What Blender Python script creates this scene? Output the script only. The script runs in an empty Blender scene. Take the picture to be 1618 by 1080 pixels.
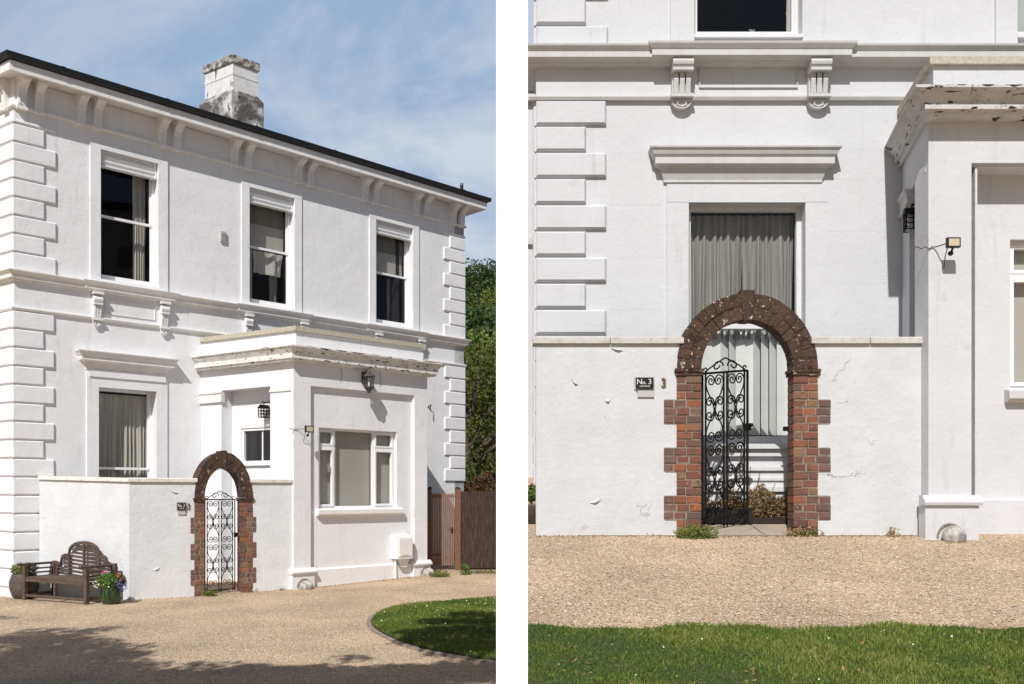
import bpy, math, random
import numpy as np
from mathutils import Vector
random.seed(7); RNG = np.random.default_rng(7)
S = bpy.context.scene
R = math.radians
# ---------------------------------------------------------------- camera, sky, sun
FP, PX, PY, EYE = 1450.0, 809.0, 778.0, 1.75
cam = bpy.data.objects.new("camera", bpy.data.cameras.new("camera")); S.collection.objects.link(cam)
cam.location = (0, 0, EYE); cam.rotation_euler = (R(90), 0, 0)
cam.data.sensor_width = 36; cam.data.lens = FP/1618*36
cam.data.shift_y = (PY-540)/1618; cam.data.clip_start = .05; cam.data.clip_end = 2000
S.camera = cam
EL, AZ = R(45), R(14)            # sun behind the camera, a little to its left
sd = Vector((-math.sin(AZ)*math.cos(EL), -math.cos(AZ)*math.cos(EL), math.sin(EL)))
sl = bpy.data.lights.new("sun", 'SUN'); sl.energy = 5.0; sl.angle = R(.53); sl.color = (1, .972, .93)
so = bpy.data.objects.new("sun", sl); S.collection.objects.link(so); so.location = (-6, -20, 25)
so.rotation_euler = sd.to_track_quat('Z', 'Y').to_euler()
SKY = (2.6, (1.3, .7, .4))
W = bpy.data.worlds.new("World"); S.world = W; W.use_nodes = True
nt = W.node_tree; nt.nodes.clear()
def wn(t, **k):
    n = nt.nodes.new(t)
    for a, b in k.items(): setattr(n, a, b)
    return n
sky = wn('ShaderNodeTexSky', sky_type='NISHITA', sun_disc=False, sun_elevation=EL, sun_rotation=R(180)+AZ, air_density=1.0, dust_density=1.2, ozone_density=1.0)
tc = wn('ShaderNodeTexCoord'); mp = wn('ShaderNodeMapping'); mp.inputs['Scale'].default_value = (1.0, 1.0, 2.1); mp.inputs['Location'].default_value = SKY[1]
nz = wn('ShaderNodeTexNoise'); nz.inputs['Scale'].default_value = SKY[0]; nz.inputs['Detail'].default_value = 9; nz.inputs['Roughness'].default_value = .56; nz.inputs['Distortion'].default_value = .5
cr = wn('ShaderNodeValToRGB'); cr.color_ramp.elements[0].position = .48; cr.color_ramp.elements[1].position = .62
cr.color_ramp.elements[1].color = (.8, .8, .8, 1)
mx = wn('ShaderNodeMix', data_type='RGBA'); mx.inputs['B'].default_value = (11.5, 11.8, 12.8, 1)
# bright veil added only to the sky ahead, keeping fill light on fronts low
sep = wn('ShaderNodeSeparateXYZ'); vr = wn('ShaderNodeMapRange'); vr.inputs['From Min'].default_value = .45; vr.inputs['From Max'].default_value = .82; vr.inputs['To Max'].default_value = .85
vm = wn('ShaderNodeMix', data_type='RGBA'); vm.inputs['B'].default_value = (5.5, 7.8, 11.1, 1); ml = wn('ShaderNodeMath', operation='MULTIPLY')
bg = wn('ShaderNodeBackground'); bg.inputs['Strength'].default_value = .07; wo = wn('ShaderNodeOutputWorld')
L = nt.links.new
L(tc.outputs['Generated'], mp.inputs['Vector']); L(mp.outputs[0], nz.inputs['Vector']); L(nz.outputs['Fac'], cr.inputs[0])
L(tc.outputs['Generated'], sep.inputs[0]); L(sep.outputs['Y'], vr.inputs[0]); L(vr.outputs[0], vm.inputs['Factor']); L(sky.outputs[0], vm.inputs['A'])
L(cr.outputs[0], ml.inputs[0]); L(vr.outputs[0], ml.inputs[1]); L(ml.outputs[0], mx.inputs['Factor']); L(vm.outputs['Result'], mx.inputs['A']); L(mx.outputs['Result'], bg.inputs[0]); L(bg.outputs[0], wo.inputs[0])
S.view_settings.view_transform = 'Standard'; S.view_settings.look = 'None'; S.view_settings.gamma = 1
S.view_settings.exposure = -.12
S.cycles.max_bounces = 8; S.cycles.transparent_max_bounces = 16; S.cycles.sample_clamp_indirect = 4

# ---------------------------------------------------------------- materials
def mat(name, col, rough=.8, col2=None, scale=3, lo=.4, hi=.65, bump=0, bscale=60, bdist=.01, metallic=0, spec=.4, layers=(), att=None, detail=6, bump2=0, b2scale=6, stretch=None, trans=0, cracks=None):
    """layers: (colour, noise scale, lo, hi, stretch) stains with a shape of their own"""
    m = bpy.data.materials.new(name); m.use_nodes = True; t = m.node_tree; N = t.nodes; K = t.links.new
    p = N['Principled BSDF']; p.inputs['Roughness'].default_value = rough; p.inputs['Metallic'].default_value = metallic
    p.inputs['Specular IOR Level'].default_value = spec
    c = N.new('ShaderNodeTexCoord')
    def noise(sc, det=detail, st=None, rg=.6):
        n = N.new('ShaderNodeTexNoise'); n.inputs['Scale'].default_value = sc; n.inputs['Detail'].default_value = det; n.inputs['Roughness'].default_value = rg
        if st:
            q = N.new('ShaderNodeMapping'); q.inputs['Scale'].default_value = st; K(c.outputs['Object'], q.inputs['Vector']); K(q.outputs[0], n.inputs['Vector'])
        else: K(c.outputs['Object'], n.inputs['Vector'])
        return n
    def ramp(src, lo, hi):
        r = N.new('ShaderNodeMapRange'); r.inputs['From Min'].default_value = lo; r.inputs['From Max'].default_value = hi; r.clamp = True
        K(src, r.inputs['Value']); return r.outputs[0]
    def mix(fac, a, b):
        x = N.new('ShaderNodeMix'); x.data_type = 'RGBA'
        K(fac, x.inputs['Factor'])
        for s, v in (('A', a), ('B', b)):
            if isinstance(v, tuple): x.inputs[s].default_value = (*v, 1)
            else: K(v, x.inputs[s])
        return x.outputs['Result']
    cur = tuple(col)
    if col2: cur = mix(ramp(noise(scale, st=stretch).outputs['Fac'], lo, hi), cur, tuple(col2))
    if att:                                   # per-piece colour from the mesh attribute
        a = N.new('ShaderNodeAttribute'); a.attribute_name = 'rnd'
        r = N.new('ShaderNodeValToRGB'); r.color_ramp.interpolation = 'LINEAR'
        e = r.color_ramp.elements; e[0].color = (*att[0], 1); e[1].color = (*att[-1], 1)
        for i in range(1, len(att)-1):
            x = e.new(i/(len(att)-1)); x.color = (*att[i], 1)
        K(a.outputs['Fac'], r.inputs[0])
        cur = r.outputs[0] if not col2 else mix(ramp(noise(scale).outputs['Fac'], lo, hi), r.outputs[0], tuple(col2))
    for (lc, ls, l0, l1, st) in layers:
        cur = mix(ramp(noise(ls, st=st, rg=.68).outputs['Fac'], l0, l1), cur, tuple(lc))
    crk = None
    if cracks:
        nd = noise(2.3, 5, rg=.7); va = N.new('ShaderNodeVectorMath'); va.operation = 'MULTIPLY_ADD'; va.inputs[1].default_value = (.55, .55, .55)
        K(nd.outputs['Color'], va.inputs[0]); K(c.outputs['Object'], va.inputs[2])
        v = N.new('ShaderNodeTexVoronoi'); v.feature = 'DISTANCE_TO_EDGE'; v.inputs['Scale'].default_value = cracks[0]; K(va.outputs[0], v.inputs['Vector'])
        ed = N.new('ShaderNodeMapRange'); ed.inputs['From Min'].default_value = 0; ed.inputs['From Max'].default_value = cracks[1]; ed.inputs['To Min'].default_value = 1; ed.inputs['To Max'].default_value = 0
        K(v.outputs['Distance'], ed.inputs[0]); mk = N.new('ShaderNodeMath'); mk.operation = 'MULTIPLY'; K(ed.outputs[0], mk.inputs[0]); K(ramp(noise(1.1, 3).outputs['Fac'], cracks[2], cracks[2]+.1), mk.inputs[1]); crk = mk.outputs[0]
        cm = N.new('ShaderNodeMath'); cm.operation = 'MULTIPLY'; cm.inputs[1].default_value = cracks[4] if len(cracks) > 4 else .35; K(crk, cm.inputs[0]); cur = mix(cm.outputs[0], cur, tuple(cracks[3]))
    if isinstance(cur, tuple): p.inputs['Base Color'].default_value = (*cur, 1)
    else: K(cur, p.inputs['Base Color'])
    nrm = None
    if crk:
        u = N.new('ShaderNodeBump'); u.invert = True; u.inputs['Strength'].default_value = .8; u.inputs['Distance'].default_value = .02; K(crk, u.inputs['Height']); nrm = u.outputs[0]
    for (b, sc, d) in ((bump, bscale, bdist), (bump2, b2scale, bdist*3)):
        if b:
            u = N.new('ShaderNodeBump'); u.inputs['Strength'].default_value = b; u.inputs['Distance'].default_value = d
            K(noise(sc, 4).outputs['Fac'], u.inputs['Height'])
            if nrm: K(nrm, u.inputs['Normal'])
            nrm = u.outputs[0]
    if nrm: K(nrm, p.inputs['Normal'])
    if trans:
        tr = N.new('ShaderNodeBsdfTranslucent'); ms = N.new('ShaderNodeMixShader'); ms.inputs[0].default_value = trans
        if isinstance(cur, tuple): tr.inputs[0].default_value = (*cur, 1)
        else: K(cur, tr.inputs[0])
        K(p.outputs[0], ms.inputs[1]); K(tr.outputs[0], ms.inputs[2]); K(ms.outputs[0], N['Material Output'].inputs[0])
    return m
M = {}
def wall_mat(name, c, dirt, crack=True):
    return mat(name, c, .82, (c[0]*.93, c[1]*.93, c[2]*.93), 1.3, .35, .7, bump=.30, bscale=22, bdist=.012, bump2=.35, b2scale=2.6,
               layers=(((c[0]*.80, c[1]*.79, c[2]*.76), 5.0, .60, .80, None), ((dirt, dirt*.93, dirt*.83), 2.2, .735, .80, (1, 1, .35)),
                       ((c[0]*.84, c[1]*.83, c[2]*.81), 9.0, .58, .72, (1, 1, .10)), ((c[0]*.72, c[1]*.70, c[2]*.66), 3.0, .66, .74, (1, 1, .22))))
M['wallL'] = wall_mat('white_render', (.80, .80, .82), .50)
M['wallR'] = wall_mat('white_render_dimmed_for_sun', (.60, .607, .63), .40)  # same white, darkened to offset the stronger sun on the square-on front
def rough_wall(name, c):
    m = mat(name, c, .85, (c[0]*.9, c[1]*.9, c[2]*.89), 2.4, .35, .68, bump=.45, bscale=15, bdist=.014, bump2=.4, b2scale=2.4, cracks=(1.1, .005, .56, (c[0]*.45, c[1]*.42, c[2]*.38)),
            layers=(((c[0]*.72, c[1]*.69, c[2]*.64), 3.4, .63, .80, None), ((.42, .38, .33), 12, .735, .76, (1, 1, .3))))
    return m
M['gwallL'] = rough_wall('cracked_white_render', (.67, .68, .70))
M['gwallR'] = rough_wall('cracked_render_dimmed_for_sun', (.60, .61, .63))  # garden wall white lowered likewise, evening out the sun between both fronts
def trim(name, c): return mat(name, c, .75, (c[0]*.9, c[1]*.88, c[2]*.85), 6, .4, .7, bump=.25, bscale=40, bdist=.006,
               layers=(((c[0]*.68, c[1]*.64, c[2]*.56), 11, .64, .78, (1, 1, .5)),))
M['trimL'] = trim('moulding_white', (.81, .80, .795)); M['trimR'] = trim('moulding_white_dimmed_for_sun', (.55, .55, .55))  # second moulding white lowered to cancel the frontal house's extra sun
M['oldL'] = mat('peeling_cornice', (.80, .79, .77), .85, (.62, .59, .53), 7, .42, .72, cracks=(1.3, .010, .52, (.06, .045, .035), .8), bump=.6, bscale=24, bdist=.015,
                layers=(((.045, .035, .03), 6.5, .60, .615, (1, 1, 3.6)), ((.34, .29, .23), 18, .62, .68, None)))
M['oldR'] = mat('peeling_cornice_dimmed_for_sun', (.56, .555, .545), .85, (.45, .43, .40), 7, .42, .72, cracks=(1.3, .010, .52, (.06, .045, .035), .8), bump=.6, bscale=24, bdist=.015,
                layers=(((.04, .032, .028), 6.0, .595, .61, (1, 1, 3.6)), ((.34, .29, .23), 18, .62, .68, None)))  # base white lowered for the stronger sun here; the peeling is wear
M['cap'] = mat('lichened_coping', (.50, .46, .37), .9, (.36, .33, .26), 20, .4, .7, bump=.5, bscale=50)
M['glossR'] = mat('white_gloss_dimmed_for_sun', (.66, .665, .68), .45, (.58, .585, .6), 14, .5, .8)  # gloss white darkened to sit with the sun-dimmed right-hand walls
M['gloss'] = mat('white_gloss_paint', (.84, .84, .85), .42, (.76, .76, .77), 14, .5, .8, bump=.06, bscale=30)
M['post'] = mat('bright_white_paint', (.97, .97, .975), .55, bump=.03, bscale=30)
M['black'] = mat('black_gutter', (.012, .012, .013), .45)
M['iron'] = mat('wrought_iron', (.008, .0075, .0075), .6, (.02, .013, .01), 30, .5, .8, spec=.15)
M['slate'] = mat('slate', (.07, .075, .085), .6, (.12, .12, .12), 12, .4, .7, bump=.4, bscale=12)
M['chim'] = mat('chimney_render', (.72, .72, .71), .9, (.5, .49, .46), 3, .45, .6, bump=.6, bscale=16, bdist=.03,
                layers=(((.13, .12, .11), 3.2, .53, .64, (1, 1, .7)), ((.06, .055, .05), 9, .60, .68, (1, 1, .4))))
M['chim2'] = mat('mossy_chimney', (.55, .53, .48), .95, (.10, .09, .08), 8, .40, .58, bump=.9, bscale=30, bdist=.03)
M['chimb'] = mat('stained_chimney_base', (.66, .65, .63), .95, (.12, .11, .10), 2.6, .36, .56, bump=.8, bscale=24, bdist=.03, layers=(((.05, .045, .04), 10, .56, .66, (1, 1, .5)),))
M['chimc'] = mat('painted_stack', (.72, .72, .72), .9, (.60, .59, .57), 5, .45, .7, bump=.4, bscale=18, bdist=.02, layers=(((.10, .09, .085), 6, .60, .66, (1, 1, .22)),))
M['terra'] = mat('terracotta', (.42, .18, .10), .85, (.28, .14, .09), 10)
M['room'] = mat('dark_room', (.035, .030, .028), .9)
M['brick'] = mat('old_brick', (.3, .1, .06), .9, (.11, .075, .06), 9, .52, .75, bump=.8, bscale=60, bdist=.01,
                 att=[(.10, .052, .040), (.20, .078, .05), (.15, .080, .060), (.31, .105, .045), (.14, .065, .048), (.235, .095, .06), (.22, .145, .08), (.12, .08, .07), (.19, .075, .05)],
                 layers=(((.42, .38, .33), 30, .64, .69, None), ((.07, .04, .03), 14, .58, .70, None)))
M['qbrick'] = mat('purple_brick', (.2, .12, .1), .9, (.19, .14, .12), 14, .5, .75, bump=.8, bscale=60, bdist=.01,
                  att=[(.13, .065, .052), (.17, .095, .08), (.12, .075, .068), (.18, .085, .065)])
M['archbrick'] = mat('weathered_arch_brick', (.1, .06, .05), .95, (.06, .035, .028), 11, .42, .66, bump=1.0, bscale=45, bdist=.016,
                     att=[(.055, .036, .027), (.082, .048, .034), (.068, .045, .034), (.11, .054, .034), (.048, .034, .027)],
                     layers=(((.60, .55, .47), 21, .625, .65, None), ((.20, .11, .06), 30, .58, .66, None), ((.025, .02, .016), 9, .56, .66, None)))
M['mortar'] = mat('mortar', (.30, .25, .20), .95, (.17, .13, .10), 30, bump=.6, bscale=80)
M['mortard'] = mat('dark_mortar', (.10, .07, .055), .95, (.2, .15, .11), 30, bump=.6, bscale=80)
M['teak'] = mat('weathered_teak', (.075, .050, .038), .85, (.15, .105, .082), 9, .4, .7, bump=.4, bscale=40, stretch=(1, 1, 5))
M['fence'] = mat('stained_fence', (.034, .019, .013), .85, (.085, .052, .042), 5, .45, .7, bump=.4, bscale=30, stretch=(8, 8, 1))
M['fgate'] = mat('weathered_gate_boards', (.27, .17, .12), .85, (.18, .105, .075), 6, .35, .7, bump=.4, bscale=30, stretch=(8, 8, 1))
M['fpost'] = mat('brown_post', (.20, .10, .055), .85, (.12, .06, .04), 8, stretch=(8, 8, 1))
M['urn'] = mat('grey_brown_clay', (.075, .06, .052), .7, (.12, .10, .088), 8, bump=.3, bscale=20)
M['gpot'] = mat('green_glaze', (.035, .10, .012), .2, (.008, .018, .008), 7, .38, .52, spec=.7, stretch=(5, 5, .6))
M['soil'] = mat('soil', (.03, .02, .015), .95)
M['stone'] = mat('pale_boulder', (.52, .50, .47), .9, (.26, .25, .24), 14, .42, .6, bump=.8, bscale=28, bdist=.02)
M['paving'] = mat('sandstone_paving', (.40, .34, .26), .9, (.30, .26, .20), 6, .4, .7, bump=.3, bscale=30)
M['edging'] = mat('edging_brick', (.25, .19, .16), .9, (.36, .29, .24), 10, .4, .7, bump=.6, bscale=30)
M['blind'] = mat('fabric_blind', (.52, .50, .46), .9)
M['olive'] = mat('olive_blind', (.28, .255, .18), .9, (.22, .20, .15), 6, stretch=(1, 1, .1))
M['vblind'] = mat('pale_vertical_blind', (.86, .88, .87), .8, (.80, .83, .82), 5)
M['curt'] = mat('sage_curtain', (.36, .355, .33), .9, (.27, .265, .245), 5, stretch=(8, 8, .3))
M['wcurt'] = mat('cream_curtain', (.64, .62, .57), .9, (.55, .53, .48), 5, stretch=(8, 8, .3))
M['netc'] = mat('pale_green_voile', (.50, .56, .50), .9)
M['plastic'] = mat('white_plastic', (.76, .76, .75), .5)
M['greyp'] = mat('grey_plastic', (.45, .45, .44), .6)
M['blackp'] = mat('black_plastic', (.015, .015, .015), .4)
M['lens'] = mat('led_lens', (.62, .53, .40), .25, (.5, .42, .3), 60)
M['steel'] = mat('steel', (.5, .5, .5), .3, metallic=1)
M['pewter'] = mat('aged_grey_metal', (.05, .05, .048), .55, (.20, .20, .19), 25, .52, .75)
M['sign'] = mat('slate_plate', (.012, .012, .014), .4)
M['letter'] = mat('silver_letters', (.75, .74, .72), .5)
M['brass'] = mat('brass_numeral', (.22, .14, .055), .45, metallic=.5)
M['cable'] = mat('grey_cable', (.10, .10, .10), .6)
def leafmat(n, a, b, tr=.25): return mat(n, a, .6, b, .9, .4, .65, att=None, layers=(((a[0]*.6, a[1]*.6, a[2]*.6), 3.0, .5, .7, None),), spec=.3, trans=tr)
M['leaf'] = leafmat('leaf_green', (.13, .22, .04), (.07, .14, .028))
M['leafd'] = leafmat('leaf_dark', (.05, .09, .022), (.08, .13, .035))
M['leafy'] = leafmat('leaf_yellow_green', (.22, .24, .045), (.10, .16, .03))
M['leafb'] = leafmat('leaf_bronze', (.13, .13, .03), (.07, .11, .022))
M['leafr'] = leafmat('leaf_red_brown', (.15, .07, .035), (.08, .065, .03))
M['dry'] = leafmat('dry_leaf', (.42, .26, .12), (.30, .20, .10), .15)
M['crownd'] = mat('crown_leaf', (.03, .055, .015), .7, (.045, .08, .02), 1.0, spec=.2)
M['hedgeb'] = leafmat('dry_hedge_leaf', (.26, .17, .085), (.13, .11, .04), .15)
M['leafg'] = leafmat('leaf_grey_green', (.17, .19, .11), (.10, .14, .07))
M['bark'] = mat('bark', (.07, .05, .035), .95, (.11, .09, .07), 10, bump=.8, bscale=20)
for n_, c_ in (('pink', (.62, .26, .42)), ('red', (.55, .05, .05)), ('coral', (.65, .17, .13)), ('blue', (.12, .12, .34)), ('white', (.8, .78, .65)), ('yellow', (.7, .5, .05))):
    M['fl_'+n_] = mat('petal_'+n_, c_, .7)
# glass: mirror at grazing, otherwise see-through
g = bpy.data.materials.new('window_glass'); g.use_nodes = True; t = g.node_tree; t.nodes.clear()
o_ = t.nodes.new('ShaderNodeOutputMaterial'); a_ = t.nodes.new('ShaderNodeBsdfTransparent'); b_ = t.nodes.new('ShaderNodeBsdfGlossy'); f_ = t.nodes.new('ShaderNodeLayerWeight'); pw_ = t.nodes.new('ShaderNodeMath'); pw_.operation = 'POWER'; pw_.inputs[1].default_value = 5; ad_ = t.nodes.new('ShaderNodeMath'); ad_.operation = 'MULTIPLY_ADD'; ad_.inputs[1].default_value = .96; ad_.inputs[2].default_value = .022; s_ = t.nodes.new('ShaderNodeMixShader')
a_.inputs[0].default_value = (.92, .92, .915, 1); b_.inputs['Roughness'].default_value = .02; f_.inputs['Blend'].default_value = .5
t.links.new(f_.outputs['Facing'], pw_.inputs[0]); t.links.new(pw_.outputs[0], ad_.inputs[0]); t.links.new(ad_.outputs[0], s_.inputs[0]); t.links.new(a_.outputs[0], s_.inputs[1]); t.links.new(b_.outputs[0], s_.inputs[2]); t.links.new(s_.outputs[0], o_.inputs[0]); M['glass'] = g
# gravel: voronoi stones, each with a colour of its own
def gravel_mat():
    m = bpy.data.materials.new('pea_gravel'); m.use_nodes = True; t = m.node_tree; N = t.nodes; K = t.links.new; p = N['Principled BSDF']
    p.inputs['Roughness'].default_value = .85; p.inputs['Specular IOR Level'].default_value = .3
    c = N.new('ShaderNodeTexCoord')
    def vor(sc, feat='F1'):
        v = N.new('ShaderNodeTexVoronoi'); v.inputs['Scale'].default_value = sc; v.feature = feat; K(c.outputs['Object'], v.inputs['Vector']); return v
    v = vor(72); sp = N.new('ShaderNodeSeparateColor'); K(v.outputs['Color'], sp.inputs[0])
    r = N.new('ShaderNodeValToRGB'); e = r.color_ramp.elements
    e[0].color = (.15, .11, .08, 1); e[1].color = (.92, .84, .72, 1)
    for pos, col in ((.14, (.40, .29, .195)), (.4, (.62, .445, .28)), (.58, (.53, .42, .31)), (.72, (.76, .57, .37)), (.84, (.56, .345, .19))):
        x = e.new(pos); x.color = (*col, 1)
    K(sp.outputs[0], r.inputs[0])
    n = N.new('ShaderNodeTexNoise'); n.inputs['Scale'].default_value = .9; n.inputs['Detail'].default_value = 7; K(c.outputs['Object'], n.inputs['Vector'])
    mr = N.new('ShaderNodeMapRange'); mr.inputs['From Min'].default_value = .3; mr.inputs['From Max'].default_value = .7; mr.inputs['To Min'].default_value = .84; mr.inputs['To Max'].default_value = 1.24
    K(n.outputs[0], mr.inputs[0]); h = N.new('ShaderNodeHueSaturation'); K(mr.outputs[0], h.inputs['Value']); K(r.outputs[0], h.inputs['Color'])
    K(h.outputs[0], p.inputs['Base Color'])
    b = N.new('ShaderNodeBump'); b.invert = True; b.inputs['Strength'].default_value = .9; b.inputs['Distance'].default_value = .020; K(v.outputs['Distance'], b.inputs['Height'])
    n2 = N.new('ShaderNodeTexNoise'); n2.inputs['Scale'].default_value = 7; n2.inputs['Detail'].default_value = 3; K(c.outputs['Object'], n2.inputs['Vector'])
    b2 = N.new('ShaderNodeBump'); b2.inputs['Strength'].default_value = .5; b2.inputs['Distance'].default_value = .05; K(n2.outputs[0], b2.inputs['Height']); K(b.outputs[0], b2.inputs['Normal'])
    K(b2.outputs[0], p.inputs['Normal']); return m
M['gravel'] = gravel_mat()
M['pebble'] = mat('loose_pebbles', (.5, .4, .3), .8, att=[(.22, .16, .115), (.62, .46, .30), (.50, .41, .33), (.78, .62, .45), (.55, .34, .19), (.40, .30, .22), (.85, .77, .66)])
M['turf'] = mat('turf_soil', (.045, .07, .018), .95, (.07, .06, .03), 5, .45, .7)
M['grass'] = mat('grass_blades', (.1, .15, .03), .55, att=[(.05, .10, .018), (.09, .155, .024), (.14, .20, .032), (.20, .25, .045), (.28, .30, .075), (.40, .34, .16)], spec=.3, trans=.25)
M['hill'] = mat('hill_scrub', (.03, .05, .014), .95, (.06, .08, .02), .25, .4, .6, bump=1, bscale=1.2, bdist=.6)

# ---------------------------------------------------------------- object helpers
COL = S.collection; ORG = {}
def tag(o, label=None, cat=None, group=None, kind=None):
    for k, v in (('label', label), ('category', cat), ('group', group), ('kind', kind)):
        if v: o[k] = v
    return o
def thing(name, loc, label, cat, group=None):
    o = bpy.data.objects.new(name, None); COL.objects.link(o); o.location = loc; o.empty_display_size = .1
    ORG[o.name] = Vector(loc); return tag(o, label, cat, group)
class MB:
    """collects faces; build() links them as one mesh object"""
    def __init__(s): s.v = []; s.f = []; s.r = []; s.m = []; s.cur = 0; s.mi = 0
    def add(s, vs, fs, rnd=None):
        b = len(s.v); s.v += [tuple(p) for p in vs]; s.f += [tuple(b+i for i in f) for f in fs]
        s.r += [s.cur if rnd is None else rnd]*len(fs); s.m += [s.mi]*len(fs); return s
    def hexa(s, p, rnd=None):      # p: 4 bottom + 4 top
        return s.add(p, [(3, 2, 1, 0), (4, 5, 6, 7), (0, 1, 5, 4), (1, 2, 6, 5), (2, 3, 7, 6), (3, 0, 4, 7)], rnd)
    def box(s, F, u0, u1, z0, z1, n0, n1, rnd=None, j=0):
        q = [F.P(u, z, n) for z in (z0, z1) for (u, n) in ((u0, n0), (u0, n1), (u1, n1), (u1, n0))]
        if j: q = [tuple(c+random.uniform(-j, j) for c in p) for p in q]
        return s.hexa(q, rnd)
    def cham(s, F, u0, u1, z0, z1, n0, n1, c, rnd=None):   # box with chamfered front
        b = [F.P(u, z, n0) for u, z in ((u0, z0), (u1, z0), (u1, z1), (u0, z1))]
        m = [F.P(u, z, n1-c) for u, z in ((u0, z0), (u1, z0), (u1, z1), (u0, z1))]
        t = [F.P(u, z, n1) for u, z in ((u0+c, z0+c), (u1-c, z0+c), (u1-c, z1-c), (u0+c, z1-c))]
        fs = [(3, 2, 1, 0), (8, 9, 10, 11)]
        for i in range(4):
            k = (i+1) % 4; fs += [(i, k, k+4, i+4), (i+4, k+4, k+8, i+8)]
        return s.add(b+m+t, fs, rnd)
    def grid(s, F, u0, u1, z0, z1, n0, n1, holes=()):
        us = sorted({u0, u1} | {x for h in holes for x in h[:2] if u0 < x < u1}); zs = sorted({z0, z1} | {x for h in holes for x in h[2:] if z0 < x < z1})
        sol = lambda i, k: 0 <= i < len(us)-1 and 0 <= k < len(zs)-1 and not any(h[0] < (us[i]+us[i+1])/2 < h[1] and h[2] < (zs[k]+zs[k+1])/2 < h[3] for h in holes)
        for i in range(len(us)-1):
            for k in range(len(zs)-1):
                if not sol(i, k): continue
                a, b, c, d = us[i], us[i+1], zs[k], zs[k+1]
                s.add([F.P(a, c, n1), F.P(b, c, n1), F.P(b, d, n1), F.P(a, d, n1)], [(0, 1, 2, 3)])
                s.add([F.P(a, c, n0), F.P(b, c, n0), F.P(b, d, n0), F.P(a, d, n0)], [(3, 2, 1, 0)])
                if not sol(i-1, k): s.add([F.P(a, c, n0), F.P(a, c, n1), F.P(a, d, n1), F.P(a, d, n0)], [(0, 1, 2, 3)])
                if not sol(i+1, k): s.add([F.P(b, c, n1), F.P(b, c, n0), F.P(b, d, n0), F.P(b, d, n1)], [(0, 1, 2, 3)])
                if not sol(i, k-1): s.add([F.P(a, c, n0), F.P(b, c, n0), F.P(b, c, n1), F.P(a, c, n1)], [(0, 1, 2, 3)])
                if not sol(i, k+1): s.add([F.P(a, d, n1), F.P(b, d, n1), F.P(b, d, n0), F.P(a, d, n0)], [(0, 1, 2, 3)])
        return s
    def prism(s, pts, z0, z1, rnd=None):        # plan polygon, z may be callable
        n = len(pts); a = [(x, y, z0(x, y) if callable(z0) else z0) for x, y in pts]; b = [(x, y, z1(x, y) if callable(z1) else z1) for x, y in pts]
        return s.add(a+b, [tuple(range(n))[::-1], tuple(range(n, 2*n))]+[(i, (i+1) % n, (i+1) % n+n, i+n) for i in range(n)], rnd)
    def extr(s, F, prof, u0, u1, rnd=None):      # prof: (n, z) polygon
        n = len(prof)
        a = [F.P(u0, z, q) for q, z in prof]+[F.P(u1, z, q) for q, z in prof]
        return s.add(a, [tuple(range(n)), tuple(range(n, 2*n))[::-1]]+[(i, i+n, (i+1) % n+n, (i+1) % n) for i in range(n)], rnd)
    def side(s, F, prof, n0, n1, rnd=None):      # prof: (u, z) polygon, extruded along n
        n = len(prof)
        a = [F.P(u, z, n1) for u, z in prof]+[F.P(u, z, n0) for u, z in prof]
        return s.add(a, [tuple(range(n)), tuple(range(n, 2*n))[::-1]]+[(i, i+n, (i+1) % n+n, (i+1) % n) for i in range(n)], rnd)
    def sweep(s, path, prof, closed=False):
        n = len(path); P = [Vector(p) for p in path]; off = []
        rn = lambda a, b: Vector(((b-a).normalized().y, -(b-a).normalized().x))
        for i in range(n):
            n1 = rn(P[i-1], P[i]) if (i > 0 or closed) else None; n2 = rn(P[i], P[(i+1) % n]) if (i < n-1 or closed) else None
            if n1 is None: off.append(n2)
            elif n2 is None: off.append(n1)
            else: off.append((n1+n2)/(1+n1.dot(n2)))
        k = len(prof); vs = [(P[i].x+off[i].x*q, P[i].y+off[i].y*q, z) for i in range(n) for q, z in prof]; fs = []
        for i in range(n if closed else n-1):
            b = ((i+1) % n)*k
            fs += [(i*k+j, i*k+(j+1) % k, b+(j+1) % k, b+j) for j in range(k)]
        if not closed: fs += [tuple(range(k))[::-1], tuple(range((n-1)*k, n*k))]
        return s.add(vs, fs)
    def tube(s, pts, r, k=6, rnd=None, closed=False):
        P = [Vector(p) for p in pts]; n = len(P); vs = []; fs = []; up = None
        rr = r if hasattr(r, '__len__') else [r]*n
        for i in range(n):
            d = (P[min(i+1, n-1)]-P[max(i-1, 0)]) if not closed else (P[(i+1) % n]-P[i-1])
            d = d.normalized() if d.length > 1e-9 else Vector((0, 0, 1))
            if up is None: up = d.orthogonal().normalized()
            up = (up-d*up.dot(d)); up = up.normalized() if up.length > 1e-6 else d.orthogonal().normalized()
            w = d.cross(up)
            vs += [P[i]+(up*math.cos(6.28319*j/k)+w*math.sin(6.28319*j/k))*rr[i] for j in range(k)]
        for i in range(n if closed else n-1):
            b = ((i+1) % n)*k
            fs += [(i*k+j, i*k+(j+1) % k, b+(j+1) % k, b+j) for j in range(k)]
        if not closed: fs += [tuple(range(k))[::-1], tuple(range((n-1)*k, n*k))]
        return s.add(vs, fs, rnd)
    def lathe(s, c, prof, k=20, rnd=None, cap=True):          # prof: (r, z)
        c = Vector(c); vs = [(c.x+r*math.cos(6.28319*j/k), c.y+r*math.sin(6.28319*j/k), c.z+z) for r, z in prof for j in range(k)]
        fs = [(i*k+j, i*k+(j+1) % k, (i+1)*k+(j+1) % k, (i+1)*k+j) for i in range(len(prof)-1) for j in range(k)]
        if cap: fs += [tuple(range(k))[::-1], tuple(range((len(prof)-1)*k, len(prof)*k))]
        return s.add(vs, fs, rnd)
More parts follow.
